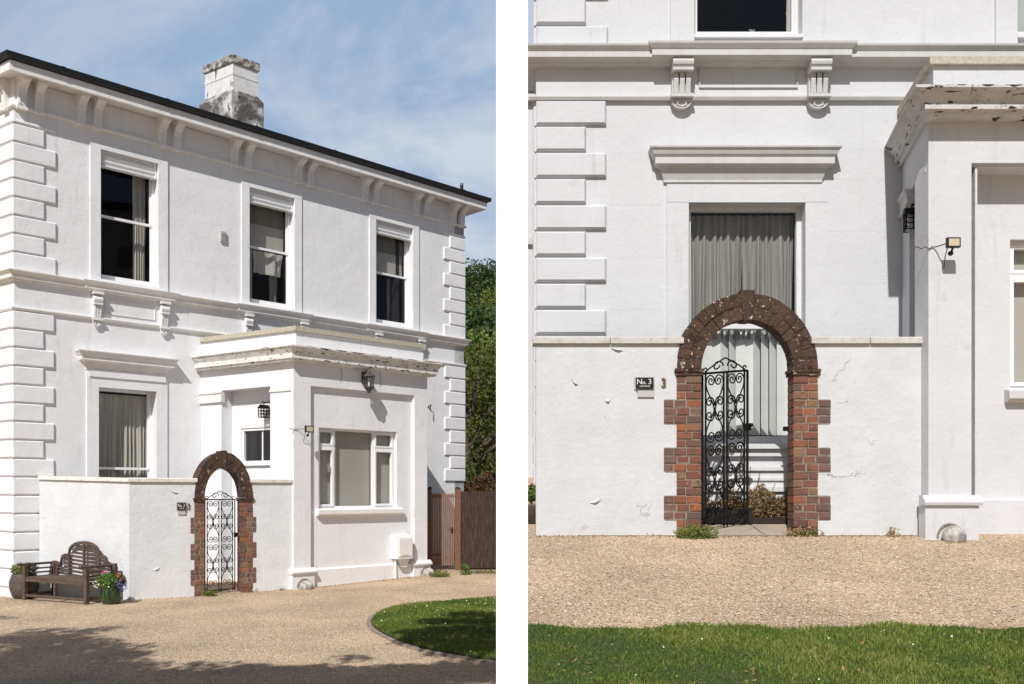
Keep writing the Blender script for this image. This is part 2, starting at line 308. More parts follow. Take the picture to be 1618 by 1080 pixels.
    def blob(s, c, r, seed=0, k=14, h=9, j=.12):
        c = Vector(c); rg = random.Random(seed); vs = []
        for a in range(h+1):
            th = math.pi*a/h
            for b in range(k):
                ph = 6.28319*b/k; m = 1+(rg.uniform(-j, j) if 0 < a < h else 0)
                vs.append((c.x+r[0]*m*math.sin(th)*math.cos(ph), c.y+r[1]*m*math.sin(th)*math.sin(ph), c.z+r[2]*m*math.cos(th)))
        return s.add(vs, [(a*k+b, (a+1)*k+b, (a+1)*k+(b+1) % k, a*k+(b+1) % k) for a in range(h) for b in range(k)])
    def leaves(s, C, size, rnd=None, asp=.55):     # C: Nx3 centres, each a small bent leaf
        C = np.asarray(C); n = len(C); a = RNG.normal(size=(n, 3)); a /= np.linalg.norm(a, axis=1)[:, None]
        b = np.cross(a, RNG.normal(size=(n, 3))); b /= np.linalg.norm(b, axis=1)[:, None]
        z = (size*RNG.uniform(.6, 1.35, n))[:, None]
        q = np.stack([C-a*z*.5, C+b*z*asp*.5, C+a*z*.5, C-b*z*asp*.5], 1).reshape(-1, 3)
        base = len(s.v); s.v += list(map(tuple, q.tolist())); s.f += [(base+4*i, base+4*i+1, base+4*i+2, base+4*i+3) for i in range(n)]
        s.r += RNG.random(n).tolist() if rnd is None else [rnd]*n; s.m += [s.mi]*n; return s
    def build(s, name, m, parent=None, smooth=False, org=None, label=None, flip=True):
        o3 = ORG[parent.name] if parent else (Vector(org) if org else Vector((0, 0, 0)))
        me = bpy.data.meshes.new(name)
        vv = np.array(s.v, dtype=float)-np.array(o3)
        me.from_pydata(vv.tolist(), [], s.f)
        for x in (m if isinstance(m, (list, tuple)) else [m]): me.materials.append(M[x])
        if max(s.m, default=0) > 0: me.polygons.foreach_set('material_index', s.m)
        a = me.attributes.new('rnd', 'FLOAT', 'FACE'); a.data.foreach_set('value', [float(x) for x in s.r])
        if smooth: me.polygons.foreach_set('use_smooth', [True]*len(me.polygons))
        me.update()
        o = bpy.data.objects.new(name, me); COL.objects.link(o)
        if parent: o.parent = parent
        elif org: o.location = org
        ORG[o.name] = o3
        if label: o['label'] = label
        return o
class Frame:
    """a vertical plane: u runs along it, n out of it; O is (x, y)"""
    def __init__(s, O, d): s.O = Vector(O); s.d = Vector(d).normalized(); s.n = Vector((s.d.y, -s.d.x))
    def P(s, u, z, n=0): q = s.O+s.d*u+s.n*n; return (q.x, q.y, z)
    def xy(s, u, n=0): q = s.O+s.d*u+s.n*n; return (q.x, q.y)
    def at(s, x, y, n=0):             # measured point of the photo -> metres on this plane
        k = (x-PX)/FP; O = s.O+s.n*n; u = (k*O.y-O.x)/(s.d.x-k*s.d.y); Y = O.y+u*s.d.y
        return u, EYE+(PY-y)/FP*Y
    def u(s, x, n=0): return s.at(x, 0, n)[0]
    def z(s, x, y, n=0): return s.at(x, y, n)[1]
def pt(x, y, Y): return ((x-PX)/FP*Y, Y, EYE+(PY-y)/FP*Y)
def gl(Y): return max(0, .03*(Y-15.5)) if Y < 40 else .735
def gr(Y): return .025+.1434*min(max(Y, 0), 14)
def onL(x, y):                        # photo point on the level left-hand ground
    Y = EYE*FP/(y-PY)
    for _ in range(6): Y = (EYE-gl(Y))*FP/(y-PY)
    return ((x-PX)/FP*Y, Y)
def onR(x, y): Y = 2501.25/(y-569.9); return ((x-PX)/FP*Y, Y)
def rc(c, r, n, hollow=0):            # points in an ellipsoid
    p = RNG.normal(size=(n, 3)); p /= np.linalg.norm(p, axis=1)[:, None]; q = RNG.uniform(hollow, 1, n)**(1/2.2)
    return np.array(c)+p*q[:, None]*np.array(r)

# ---------------------------------------------------------------- ground, lawns, hill
def ground():
    ys = [-30, -5, 0, 5, 10, 14, 15.5, 17, 20, 25, 40, 60, 400, 900]; b = MB()
    for xs, fn in (([-900, -60, -20, -8, 0], gl), ([0, 3, 8, 20, 60, 900], gr)):
        n = len(xs); vs = [(x, y, fn(y)) for y in ys for x in xs]
        b.add(vs, [(j*n+i, j*n+i+1, (j+1)*n+i+1, (j+1)*n+i) for j in range(len(ys)-1) for i in range(n-1)])
    vs = [(0, y, f(y)) for y in ys for f in (gl, gr)]
    b.add(vs, [(2*j, 2*j+2, 2*j+3, 2*j+1) for j in range(len(ys)-1)])
    tag(b.build('gravel_ground', 'gravel'), kind='structure')
ground()
def inside(poly, X, Y):
    r = np.zeros(len(X), bool); n = len(poly)
    for i in range(n):
        x1, y1 = poly[i]; x2, y2 = poly[(i+1) % n]
        c = (y1 > Y) != (y2 > Y); r ^= c & (X < (x2-x1)*(Y-y1)/((y2-y1) or 1e-9)+x1)
    return r
def lawn(poly, zf, name, dens, hgt, view=None):
    b = MB(); b.prism(poly, lambda x, y: zf(y)+.004, lambda x, y: zf(y)+.03)
    tag(b.build(name, 'turf'), kind='structure')
    P = np.array(poly); x0, y0 = P.min(0); x1, y1 = P.max(0)
    N = int((x1-x0)*(y1-y0)*dens); X = RNG.uniform(x0, x1, N); Y = RNG.uniform(y0, y1, N)
    k = inside(poly, X, Y)
    if view is not None: k &= view(X, Y)
    X, Y = X[k], Y[k]; N = len(X); Z = np.array([zf(y) for y in Y])+.025
    patch = np.clip(.5+.32*np.sin(X*3.1+1.3*np.sin(Y*2.3))*np.cos(Y*2.7+X)+.25*np.sin(X*7.3+Y*5.1+np.sin(X*3))*np.sin(Y*9.1-X*2)+.2*np.sin(X*1.3+Y*2.1), 0, 1)
    h = hgt*RNG.uniform(.3, 1.2, N)*(.55+.8*patch); a = RNG.uniform(0, 6.283, N); w = RNG.uniform(.0018, .004, N); lean = RNG.uniform(.1, .9, N)*h; la = RNG.uniform(0, 6.283, N)
    B = np.stack([X, Y, Z], 1); sx = np.stack([np.cos(a)*w, np.sin(a)*w, 0*a], 1); ln = np.stack([np.cos(la)*lean, np.sin(la)*lean, h], 1)
    mid = B+ln*np.array([.35, .35, .6]); q = np.stack([B-sx, B+sx, mid+sx*.8, mid-sx*.8, B+ln], 1).reshape(-1, 3)
    g = MB(); g.v = list(map(tuple, q.tolist()))
    for i in range(N): j = 5*i; g.f += [(j, j+1, j+2, j+3), (j+3, j+2, j+4)]
    rr = np.clip(RNG.random(N)*.50+.52*patch-.10+(RNG.random(N) > .965)*.4, 0, 1); g.r = np.repeat(rr, 2).tolist(); g.m = [0]*len(g.f)
    return g.build(name.replace('lawn', 'grass'), 'grass'), (X, Y, Z)
def pebbles(n, X, Y, zf, label):
    ok = np.ones(len(X), bool); N = len(X); Z = np.array([zf(y) for y in Y]); a = RNG.uniform(0, 6.283, N); r1 = RNG.uniform(.004, .0095, N); r2 = r1*RNG.uniform(.55, .95, N); h = r1*RNG.uniform(.5, .9, N)
    c, s_ = np.cos(a), np.sin(a); z0 = Z+h*.25
    P = lambda dx, dy, dz: np.stack([X+c*dx-s_*dy, Y+s_*dx+c*dy, z0+dz], 1); o = 0*a
    q = np.stack([P(r1, o, o), P(o, r2, o), P(-r1, o, o), P(o, -r2, o), P(r1*.2, r2*.1, h)], 1).reshape(-1, 3); g = MB(); g.v = list(map(tuple, q.tolist()))
    for i in range(N): j = 5*i; g.f += [(j, j+1, j+4), (j+1, j+2, j+4), (j+2, j+3, j+4), (j+3, j, j+4)]
    g.r = np.repeat(RNG.random(N), 4).tolist(); g.m = [0]*len(g.f); tag(g.build('loose_gravel', 'pebble'), label, 'gravel', kind='stuff')
Y_ = RNG.uniform(5.7, 9.0, 26000); X_ = RNG.uniform(.05, 5.2, 26000); k_ = X_ < .6*Y_; pebbles(0, X_[k_], Y_[k_], gr, 'loose pale stones on the gravel in front of the frontal wall')
Y_ = 8.2+8*RNG.random(30000)**1.6; X_ = -RNG.random(30000)*.6*Y_-.05; k_ = (Y_ < 14.2); pebbles(0, X_[k_], Y_[k_], gl, 'loose pale stones on the gravel drive before the oblique house')
# right lawn, its gravel edge a little ragged
eg = [onR(x, 997+3*math.sin(x*.021)+1.6*math.sin(x*.057)) for x in range(836, 2040, 24)]
RL = [(.06, 1.2)]+[(.06, eg[0][1])]+eg[1:]+[(eg[-1][0], 1.2)]
o, (gx, gy, gz) = lawn(RL, gr, 'lawn_right', 12000, .030, lambda X, Y: (Y > 4.3) & (X < .62*Y+1.5))
tag(o, 'green mown grass in front of the gravel and the frontal white wall', 'grass', kind='stuff')
fl = MB()
i = RNG.choice(len(gx), 55); fl.leaves(np.stack([gx[i], gy[i], gz[i]+.03], 1), .011, .5, 1)
tag(fl.build('clover_flowers', 'fl_white'), 'tiny pale clover heads scattered in the nearer lawn', 'clover', kind='stuff')
fl = MB(); i = RNG.choice(len(gx), 240); fl.leaves(np.stack([gx[i], gy[i], gz[i]+.015], 1), .035, .5, .5)
tag(fl.build('fallen_leaves', 'dry'), 'small dry leaves lying in the nearer lawn', 'leaves', kind='stuff')
up = [(586, 985), (590, 977), (601, 969), (620, 962), (650, 957), (700, 952), (745, 948), (786, 946)]
dn = [(786, 1045), (745, 1040), (700, 1032), (660, 1024), (630, 1014), (608, 1003), (592, 994)]
PL = [onL(*p) for p in up+dn]; PL = [(min(x, -.05) if x > -.3 else x, y) for x, y in PL]
PL[7] = (-.05, PL[7][1]); PL[8] = (-.05, PL[8][1])
o, (hx, hy, hz) = lawn(PL, gl, 'lawn_left', 8000, .042)
tag(o, 'green grass in the rounded lawn corner beyond the shaded gravel', 'grass', kind='stuff')
fl = MB(); i = RNG.choice(len(hx), 200); fl.leaves(np.stack([hx[i], hy[i], hz[i]+.045], 1), .016, .5, 1)
tag(fl.build('daisies', 'fl_white'), 'small white daisies dotted through the rounded lawn corner', 'daisies', kind='stuff')
ep = [Vector(onL(*p)) for p in [(598, 968), (586, 976), (582, 985), (589, 996), (606, 1006), (628, 1017), (659, 1027), (700, 1035), (745, 1043), (792, 1049)]]
b = MB(); F0 = None
for a, c in zip(ep[:-1], ep[1:]):
    n = max(1, int((c-a).length/.24)); fr = Frame(a, c-a); l = (c-a).length/n
    for i in range(n): b.box(fr, i*l+.006, (i+1)*l-.006, -.02, .022+random.uniform(-.006, .006), -.028, .028, random.random(), .004)
tag(b.build('lawn_edging', 'edging'), kind='structure')
# scattered stones and leaf litter along the foot of the walls
def hillz(x, y):
    t = min(max((y-34)/90, 0), 1); return .7+20*t*t*(3-2*t)*(1+.06*math.sin(x*.13+1)+.04*math.sin(x*.31+y*.1))+(1.2*math.sin(x*.21)*math.cos(y*.17) if t > 0 else 0)*t
b = MB(); xs = list(range(-150, 151, 6)); ys = list(range(32, 190, 6)); n = len(xs)
b.add([(x, y, hillz(x, y)) for y in ys for x in xs], [(j*n+i, j*n+i+1, (j+1)*n+i+1, (j+1)*n+i) for j in range(len(ys)-1) for i in range(n-1)])
tag(b.build('hillside', 'hill', smooth=True), kind='structure')

def tree_mesh(seed, h, w, nclump, nleaf, leafsize):
    rg = random.Random(seed); t = MB(); cb = h*.22
    t.tube([(0, 0, -.5), (.05*h*rg.uniform(-1, 1), 0, h*.35), (0, .03*h, h*.75)], [.035*h, .024*h, .008*h], 8)
    cl = []
    for i in range(nclump):
        a = rg.uniform(0, 6.283); zz = rg.uniform(cb, h*.93); rad = w*.5*math.sin(math.pi*min(1, max(.12, (zz-cb*.5)/(h-cb*.5))))**.7*rg.uniform(.35, .95)
        c = (rad*math.cos(a), rad*math.sin(a), zz); cl.append(c)
        if i % 3 == 0: t.tube([(0, 0, zz*.55), (c[0]*.5, c[1]*.5, zz*.8), c], [.012*h, .008*h, .003*h], 5)
    cr = MB()
    for c in cl:
        r = w*rg.uniform(.10, .20); cr.leaves(rc(c, (r, r, r*.75), nleaf//nclump, .25), leafsize)
    return t, cr
def tree(name, loc, var, sc, rot, leafm, label, group=None):
    r = thing(name, loc, label, 'tree', group); r.rotation_euler = (0, 0, rot); r.scale = (sc, sc, sc)
    for nm, me in (('trunk', var[0]), ('crown', var[1])):
        o = bpy.data.objects.new(nm, me); COL.objects.link(o); o.parent = r
        if nm == 'crown':
            o.material_slots[0].link = 'OBJECT'; o.material_slots[0].material = M[leafm]
    return r
def variant(seed, h, w, nc, nl, ls):
    t, c = tree_mesh(seed, h, w, nc, nl, ls); out = []
    for nm, mb_, mm in (('trunk', t, 'bark'), ('crown', c, 'leaf')):
        o = mb_.build(nm, mm); out.append(o.data); bpy.data.objects.remove(o)
    return out
V = [variant(s, 9, 8, 42, 5200, .30) for s in (1, 2, 3)]
VN = variant(9, 7, 5.4, 60, 15000, .14)
# hillside trees: rows seen beyond the fence, then more to either side
spots = [(748, 44, 'leaf', 1.0), (776, 50, 'leafd', 1.0), (737, 57, 'leafd', 1.1), (766, 63, 'leaf', .9), (790, 66, 'leafg', 1.0), (744, 74, 'leafg', .9), (722, 80, 'leafd', 1.0), (770, 82, 'leafy', .9),
         (750, 92, 'leafd', 1.0), (790, 92, 'leafd', 1.1), (731, 102, 'leafy', 1.0), (764, 106, 'leafd', 1.0), (748, 118, 'leafd', 1.1), (778, 120, 'leafd', 1.2), (800, 112, 'leaf', 1.0), (722, 122, 'leafd', 1.1)]
kinds = {'leaf': 'mid green', 'leafd': 'dark green', 'leafg': 'grey green', 'leafy': 'yellowish green'}
where = {44: 'lowest of the hillside trees beside the fence corner', 50: 'low on the hillside, right behind the bronze hedge tree', 57: 'low on the hillside against the white house corner', 63: 'in the lower middle of the wooded slope',
         66: 'lower slope at the right edge of the view', 74: 'middle slope, close to the right corner stones', 80: 'middle slope, mostly behind the white house', 82: 'middle of the wooded slope', 92: 'on the upper slope', 102: 'upper slope against the house corner',
         106: 'upper slope just under the crest', 118: 'on the crest of the hill left of the gap', 120: 'tallest on the crest of the hill against the sky', 112: 'near the crest at the right edge of the gap', 122: 'on the crest, half hidden by the house'}
for i, (px_, Y, lm, sc) in enumerate(spots):
    x = (px_-PX)/FP*Y; lab = '%s tree %s' % (kinds[lm], where[Y])
    if Y == 92: lab += ', left of a pair' if px_ == 750 else ', right of a pair'
    tree('hillside_tree', (x, Y, hillz(x, Y)-.8), V[i % 3], sc, i*1.7, lm, lab, 'trees on the wooded hillside')
tree('bronze_tree', (-1.75, 36, .2), VN, 1.08, .4, 'leafb', 'bushy bronze and green tree standing just behind the brown fence')
tree('beech_tree', (.5, 40, .5), VN, 1.25, 2.0, 'leafy', 'yellowish tree behind the bronze tree, at the right of the gap')
b = MB(); b.tube([(-1.6, 22.6, .2), (-1.5, 22.7, 1.2)], .04); b.tube([(-.4, 22.6, .2), (-.4, 22.7, 1.2)], .04)
r = thing('copper_hedge', (-1, 22.7, .2), 'low copper red hedge showing above the brown fence', 'hedge')
b.build('stem', 'bark', r); h = MB(); C = RNG.uniform([-2.2, 22.4, .5], [.2, 23.3, 2.12], (11000, 3)); C[:, 2] += .14*np.sin(C[:, 0]*7)+.05*np.sin(C[:, 0]*19); h.leaves(C, .075)
h.build('foliage', 'leafr', r)
# a tree behind the photographer throws the dappled shade on the drive
r = thing('shade_tree', (-5.2, .6, 0), 'broad leafy tree by the drive, standing out of view', 'tree')
b = MB(); b.tube([(-5.2, .6, -.2), (-5.1, .7, 2.5), (-4.8, .9, 5.2)], [.3, .22, .12], 10)
T = []
def shade(x, y, h, r_, n, big=.13):     # clump whose shadow lands on (x, y)
    c = Vector((x, y, 0))+sd*(h/sd.z); T.append((tuple(c), r_, n, big)); return c
for (px_, py_, h, r_, n) in [(700, 985, 5.9, .3, 240), (745, 975, 6.0, .34, 330), (770, 985, 6.0, .4, 420), (720, 1000, 5.8, .4, 420), (670, 1003, 5.8, .3, 240), (655, 1015, 5.7, .25, 180), (765, 1000, 5.8, .45, 480), (700, 1018, 5.7, .35, 380), (750, 1022, 5.6, .45, 480), (40, 1010, 6.4, .45, 420), (110, 1018, 6.3, .5, 520), (40, 1060, 6.0, .6, 650), (140, 1062, 6.0, .55, 600), (180, 1035, 6.1, .35, 300), (75, 996, 6.6, .3, 150), (130, 998, 6.5, .25, 120)]+[(x_, 1066-(x_ > 350)*6+(x_ % 3)*3, 5.7, .36, 330) for x_ in range(235, 780, 38)]+[(130, 1048, 6.1, .4, 300), (60, 1042, 6.2, .45, 340), (0, 1050, 6.1, .5, 400), (10, 1075, 5.8, .62, 560), (60, 1062, 5.9, .6, 560), (110, 1075, 6.0, .6, 560), (170, 1078, 5.8, .55, 480), (30, 1030, 6.3, .55, 460), (95, 1028, 6.2, .5, 420), (150, 1035, 6.0, .42, 300),
                             (15, 1008, 6.5, .42, 200), (105, 1008, 6.6, .38, 170), (60, 1010, 6.4, .42, 180), (200, 1052, 6.0, .36, 180), (200, 1022, 6.3, .28, 80), (165, 992, 6.6, .22, 35), (5, 975, 6.8, .2, 26),
                             (240, 1072, 6.0, .42, 260), (300, 1086, 5.7, .6, 520), (370, 1082, 5.6, .5, 420), (440, 1084, 5.5, .55, 520), (510, 1080, 5.5, .55, 520), (580, 1076, 5.4, .55, 540), (640, 1070, 5.4, .55, 540), (700, 1064, 5.3, .55, 540),
                             (330, 1049, 5.9, .25, 60), (560, 1040, 5.7, .25, 60), (750, 1056, 5.3, .50, 520), (735, 1030, 5.5, .42, 360), (765, 1012, 5.6, .40, 320), (730, 1006, 5.6, .34, 200), (775, 985, 5.8, .34, 170), (690, 1014, 5.6, .28, 90), (120, 1110, 5.6, .9, 900), (300, 1120, 5.5, .9, 900), (500, 1120, 5.4, .9, 900), (660, 1110, 5.4, .9, 900)]:
    x, y = onL(px_, py_); c = shade(x, y, h, r_, n)
    if n > 515: b.tube([(-4.95, .8, 4.2), ((c.x-4.9)/2, (c.y+.8)/2, (4.8+c.z)/2+.1), tuple(c)], [.07, .045, .015], 6)
rg = random.Random(31)
for i in range(90):
    h = rg.uniform(5.2, 11); y = rg.uniform(-9, 6.0-h); x = rg.uniform(-12, -2.3-.2*h)
    if (y+1.5)**2/60+(x+5.5)**2/34+(h-7)**2/22 > 1.3: continue
    T.append(((x, y, h), rg.uniform(.7, 1.1), 210, .26))
b.build('trunk', 'bark', r)
cb = MB()
for c, r_, n, big in T: cb.leaves(rc(c, (r_*1.25, r_, r_*.55), n), big)
cb.build('crown', 'crownd', r)

# ---------------------------------------------------------------- shared building pieces
def window(root, F, u0, u1, z0, z1, zm=None, dep=.15, fw=.05, rail=.08, glass=True, upper_open=False, frame='gloss', bottom=.1):
    """sash window set back in its opening"""
    n0, n1 = -dep-.06, -dep
    b = MB(); b.box(F, u0, u0+fw, z0, z1, n0, n1); b.box(F, u1-fw, u1, z0, z1, n0, n1); b.box(F, u0+fw, u1-fw, z1-fw, z1, n0, n1); b.box(F, u0+fw, u1-fw, z0, z0+fw*.7, n0, n1)
    w = b.build('window', frame, root)
    a, c, d, e = u0+fw, u1-fw, z0+fw*.7, z1-fw
    if zm:
        s = MB(); s.box(F, a, c, zm-.02, zm+.025, n0+.01, n1+.005); s.box(F, a, a+.035, d, zm-.02, n0+.035, n1-.012); s.box(F, c-.035, c, d, zm-.02, n0+.035, n1-.012); s.box(F, a, c, d, d+bottom, n0+.012, n1-.006)
        s.box(F, a, a+.03, zm+.025, e, n0, n1-.03); s.box(F, c-.03, c, zm+.025, e, n0, n1-.03)
        s.build('sash', frame, w)
        p = MB(); p.box(F, a+.036, c-.036, d+bottom, zm-.022, n0+.045, n0+.049); p.build('pane', 'glass', w)
        p = MB(); p.box(F, a+.031, c-.031, zm+.026, e-.001, n0+.008, n0+.012); p.build('pane', 'glass', w)
    elif glass:
        p = MB(); p.box(F, a+.001, c-.001, d+.001, e-.001, n0+.02, n0+.024); p.build('pane', 'glass', w)
    return w
def pelmet(w, F, u0, u1, z0, z1, dep=.07):
    b = MB(); b.box(F, u0, u1, z0+.03, z1, -dep-.03, -dep); h = z1-z0
    b.box(F, u0, u1, z1-.025, z1, -dep, -dep+.03); b.box(F, u0, u0+.05, z0+.03, z1-.025, -dep, -dep+.02); b.box(F, u1-.05, u1, z0+.03, z1-.025, -dep, -dep+.02)
    b.box(F, u0+.05, u1-.05, z0+h*.66, z0+h*.74, -dep, -dep+.035); b.box(F, u0+.05, u1-.05, z0+h*.38, z0+h*.47, -dep, -dep+.035); b.box(F, u0+.05, u1-.05, z0+.03, z0+.055, -dep, -dep+.035)
    n = int((u1-u0)/.05)
    for i in range(n):
        a = u0+(u1-u0)*i/n; c = u0+(u1-u0)*(i+1)/n
        b.side(F, [(a, z0+.03), (a+(c-a)*.1, z0+.008), (a+(c-a)*.5, z0), (c-(c-a)*.1, z0+.008), (c, z0+.03)], -dep-.02, -dep-.005)
    b.build('pelmet', 'gloss', w)
def drape(F, u0, u1, z0, z1, n, waves, amp, m, name, label, top_flat=False, taper=0, cat='curtain', seed=0, group=None):
    rg = random.Random(seed); b = MB(); K = waves*9; Rr = 14; vs = []; ph = [rg.uniform(-.5, .5) for _ in range(K+1)]
    for j in range(Rr+1):
        t = j/Rr
        for i in range(K+1):
            s_ = i/K; am = amp*(.35+.65*min(1, t*2.2)); uu = u0+(u1-u0)*(s_*(1-taper*t))+.012*math.sin(t*3+s_*9)*t
            x = s_*waves+.18*math.sin(s_*13+seed)+.08*math.sin(t*2.4+s_*21); vs.append(F.P(uu, z1+(z0-z1)*t, n+am*math.sin(6.283*x)+.25*am*math.sin(6.283*x*2.3+1)))
    b.add(vs, [(j*(K+1)+i, j*(K+1)+i+1, (j+1)*(K+1)+i+1, (j+1)*(K+1)+i) for j in range(Rr) for i in range(K)])
    o = F.P((u0+u1)/2, z0, n); return tag(b.build(name, m, org=o, smooth=True), label, cat, group)
def console(F, uc, w, z0, z1, out, m, root, name='bracket'):
    """scrolled eaves bracket: S profile in (n, z)"""
    b = MB(); h = z1-z0; prof = [(-.01, z0), (out*.22, z0), (out*.30, z0+h*.10), (out*.32, z0+h*.45), (out*.42, z0+h*.62), (out*.68, z0+h*.74), (out*.95, z0+h*.80), (out, z0+h*.88), (out, z1), (-.01, z1)]
    b.extr(F, prof, uc-w/2, uc+w/2); g_ = w*.16
    for s_ in (-1, 1):
        p2 = [(q*1.0+.012, z) if 0 < i < 9 else (q, z) for i, (q, z) in enumerate(prof)]
        b.extr(F, p2, uc+s_*w*.32-g_/2, uc+s_*w*.32+g_/2)
    b.box(F, uc-w*.62, uc+w*.62, z0-.03, z0+.02, -.01, out*.32)
    b.box(F, uc-w*.6, uc+w*.6, z1-.045, z1, -.01, out*1.06)
    b.build(name, m, root)
def corbel(F, uc, w, z0, z1, out, m, root):
    """window corbel: roll on top, fluted shaft, shell drop"""
    b = MB(); h = z1-z0; zr = z1-h*.22; r = h*.10
    b.box(F, uc-w*.6, uc+w*.6, z1-h*.07, z1, 0, out*1.05)
    prof = [(0, zr-r)]+[(out-r+r*math.cos(a), zr+r*math.sin(a)) for a in [R(x) for x in (-90, -60, -30, 0, 30, 60, 90)]]+[(0, zr+r)]
    b.extr(F, prof, uc-w*.5, uc+w*.5)
    b.box(F, uc-w*.5, uc+w*.5, zr-r-h*.05, zr-r, 0, out*.92)
    b.box(F, uc-w*.46, uc+w*.46, z0+h*.24, zr-r-h*.05, 0, out*.36)
    for i in range(3):
        c = uc+(i-1)*w*.30; b.extr(F, [(out*.36, z0+h*.24), (out*.50, z0+h*.27), (out*.62, z0+h*.50), (out*.56, zr-r-h*.05), (out*.36, zr-r-h*.05)], c-w*.11, c+w*.11)
    b.box(F, uc-w*.56, uc+w*.56, z0+h*.18, z0+h*.24, 0, out*.66)
    arc = [(uc+w*.48*math.cos(a), z0+h*.18-h*.18*abs(math.sin(a))**.8) for a in [math.pi*i/12 for i in range(13)]]
    b.side(F, arc[::-1], 0, out*.34)
    b.tube([F.P(u, z, out*.36) for u, z in arc], h*.016, 5)
    for s_ in (-1, 1): b.tube([F.P(uc+s_*w*.06, z0+h*.14, out*.36), F.P(uc+s_*w*.2, z0+h*.12, out*.40), F.P(uc+s_*w*.22, z0+h*.07, out*.38), F.P(uc, z0+h*.03, out*.36)], h*.022, 5)
    b.build('corbel', m, root)
def hood(F, u0, u1, z0, z1, out, m, root):
    """moulded window hood from z0 (foot) to z1 (top), with returns"""
    h = z1-z0; prof = [(0, z1), (out, z1), (out*.98, z1-h*.05), (out*.88, z1-h*.10), (out*.80, z1-h*.22), (out*.68, z1-h*.30), (out*.68, z1-h*.50), (out*.60, z1-h*.52), (out*.34, z1-h*.60), (out*.30, z1-h*.70), (out*.16, z1-h*.92), (out*.16, z0), (0, z0)]
    a, c, d, e = F.xy(u0, -.05), F.xy(u0, 0), F.xy(u1, 0), F.xy(u1, -.05)
    b = MB(); b.sweep([a, c, d, e], prof); b.build('hood', m, root)
def quoins(F, root, m, u_edge, sgn, wl, ws, z0, zt, pitch, first_long=True, face=None, out=.035, gap=.024):
    z = z0; L_ = first_long; i = 0
    while z < zt-.05:
        z1 = min(z+pitch, zt); w = wl if L_ else ws; a, c = sorted((u_edge, u_edge+sgn*w)); b = MB()
        b.cham(F, a, c, z+gap/2, z1-gap/2, -.01, out, .016)
        if face:       # the return on the neighbouring wall
            G, ue, sg = face; a, c = sorted((ue, ue+sg*w)); b.cham(G, a, c, z+gap/2, z1-gap/2, -.01, out, .016)
            # corner fill
        b.build('quoin', m, root); z = z1; L_ = not L_; i += 1
def surround(F, u0, u1, z0, z1, w, out, m, root, top=None, name='surround'):
    b = MB(); t_ = top if top is not None else w
    b.box(F, u0-w, u0+.004, z0, z1, -.01, out); b.box(F, u1-.004, u1+w, z0, z1, -.01, out)
    b.box(F, u0-w, u1+w, z1-.004, z1+t_, -.01, out); b.build(name, m, root)
def courses(F, u0, u1, zs, root, m):
    """faint ashlar joints: shallow scored beads"""
    for z in zs: b = MB(); b.box(F, u0, u1, z-.0025, z+.0025, -.01, .0009); b.build('scored_joint', m, root)

# ================================================================ LEFT HOUSE (seen at an angle)
C = Vector((-787/FP*15.38, 15.38)); a_ = math.atan2(FP, 2290-PX)
FL = Frame(C, (math.cos(a_), math.sin(a_))); UR = FL.u(733); Rc = Vector(FL.xy(UR))
dS = Vector((-(PX+1300), FP)).normalized(); Bk = C+dS*6
FSd = Frame(Bk, C-Bk)
HL = thing('white_villa', (C.x, C.y, 0), 'two-storey white villa seen at an angle, black gutter and chimney on top', 'house')
HL_top = 8.70
q = lambda v: EYE+24.06*v                  # height on the front from its slope ratio
zo, zb, zpel, zmt = q(.2547), q(.158), q(.242), q(.2073)
UW = [(FL.u(a), FL.u(c), FL.u(d), FL.u(e)) for a, c, d, e in ((158, 250, 142, 262), (393, 465, 381, 476), (593, 652, 583, 660))]
w4 = (FL.u(155), FL.u(247)); z4t, z4b = q(.0782), 1.3
Pc = Vector((-3.89, 16.35)); FPc = Frame(Pc, FL.d); Lp = FPc.u(675); Bp = Vector(FL.xy(FL.u(318)))
door = (FL.u(330), FL.u(360))
b = MB(); b.grid(FL, 0, UR, -.1, HL_top, -.30, 0, [(a, c, zb, zo) for a, c, _, _ in UW]+[(w4[0], w4[1], z4b, z4t)])
b.grid(FSd, 0, 6, -.1, HL_top, -.30, 0)
FB = Frame(Rc, -FL.n); b.grid(FB, 0, 7, -.1, HL_top, -.30, 0)
b.prism([Bk, C-dS*0+(Vector(FL.xy(.2, -.2))-C), ] and [tuple(Bk), (Bk.x+.2, Bk.y+.2), FL.xy(UR-.2, -7.2), FL.xy(UR, -7.2)], -.1, HL_top)
b.build('wall', 'wallL', HL)
# dark rooms behind the windows: floor between storeys and a back wall
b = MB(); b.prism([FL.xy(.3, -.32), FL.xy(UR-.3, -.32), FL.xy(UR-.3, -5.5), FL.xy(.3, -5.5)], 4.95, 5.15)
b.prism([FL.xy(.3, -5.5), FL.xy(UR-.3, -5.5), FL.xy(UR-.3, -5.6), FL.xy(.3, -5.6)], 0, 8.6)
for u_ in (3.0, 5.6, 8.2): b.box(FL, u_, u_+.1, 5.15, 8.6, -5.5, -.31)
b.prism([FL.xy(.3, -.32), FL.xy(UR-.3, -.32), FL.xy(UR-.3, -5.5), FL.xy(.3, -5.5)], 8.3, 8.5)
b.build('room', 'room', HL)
path = [Bk, C, Rc, Vector(FB.xy(7))]
def house_bands(path, root, m, zt, zl, s=1):
    b = MB(); b.sweep(path, [(-.01, zt), (.14*s, zt), (.14*s, zt-.014), (.125*s, zt-.03), (.10*s, zt-.055), (.085*s, zt-.075), (.085*s, zt-.125), (.05*s, zt-.135), (.04*s, zt-.165), (-.01, zt-.165)]); b.build('string_course', m, root)
    b = MB(); b.sweep(path, [(-.01, zl+.02), (.045*s, zl+.02), (.05*s, zl), (.035*s, zl-.035), (-.01, zl-.035)]); b.build('lower_moulding', m, root)
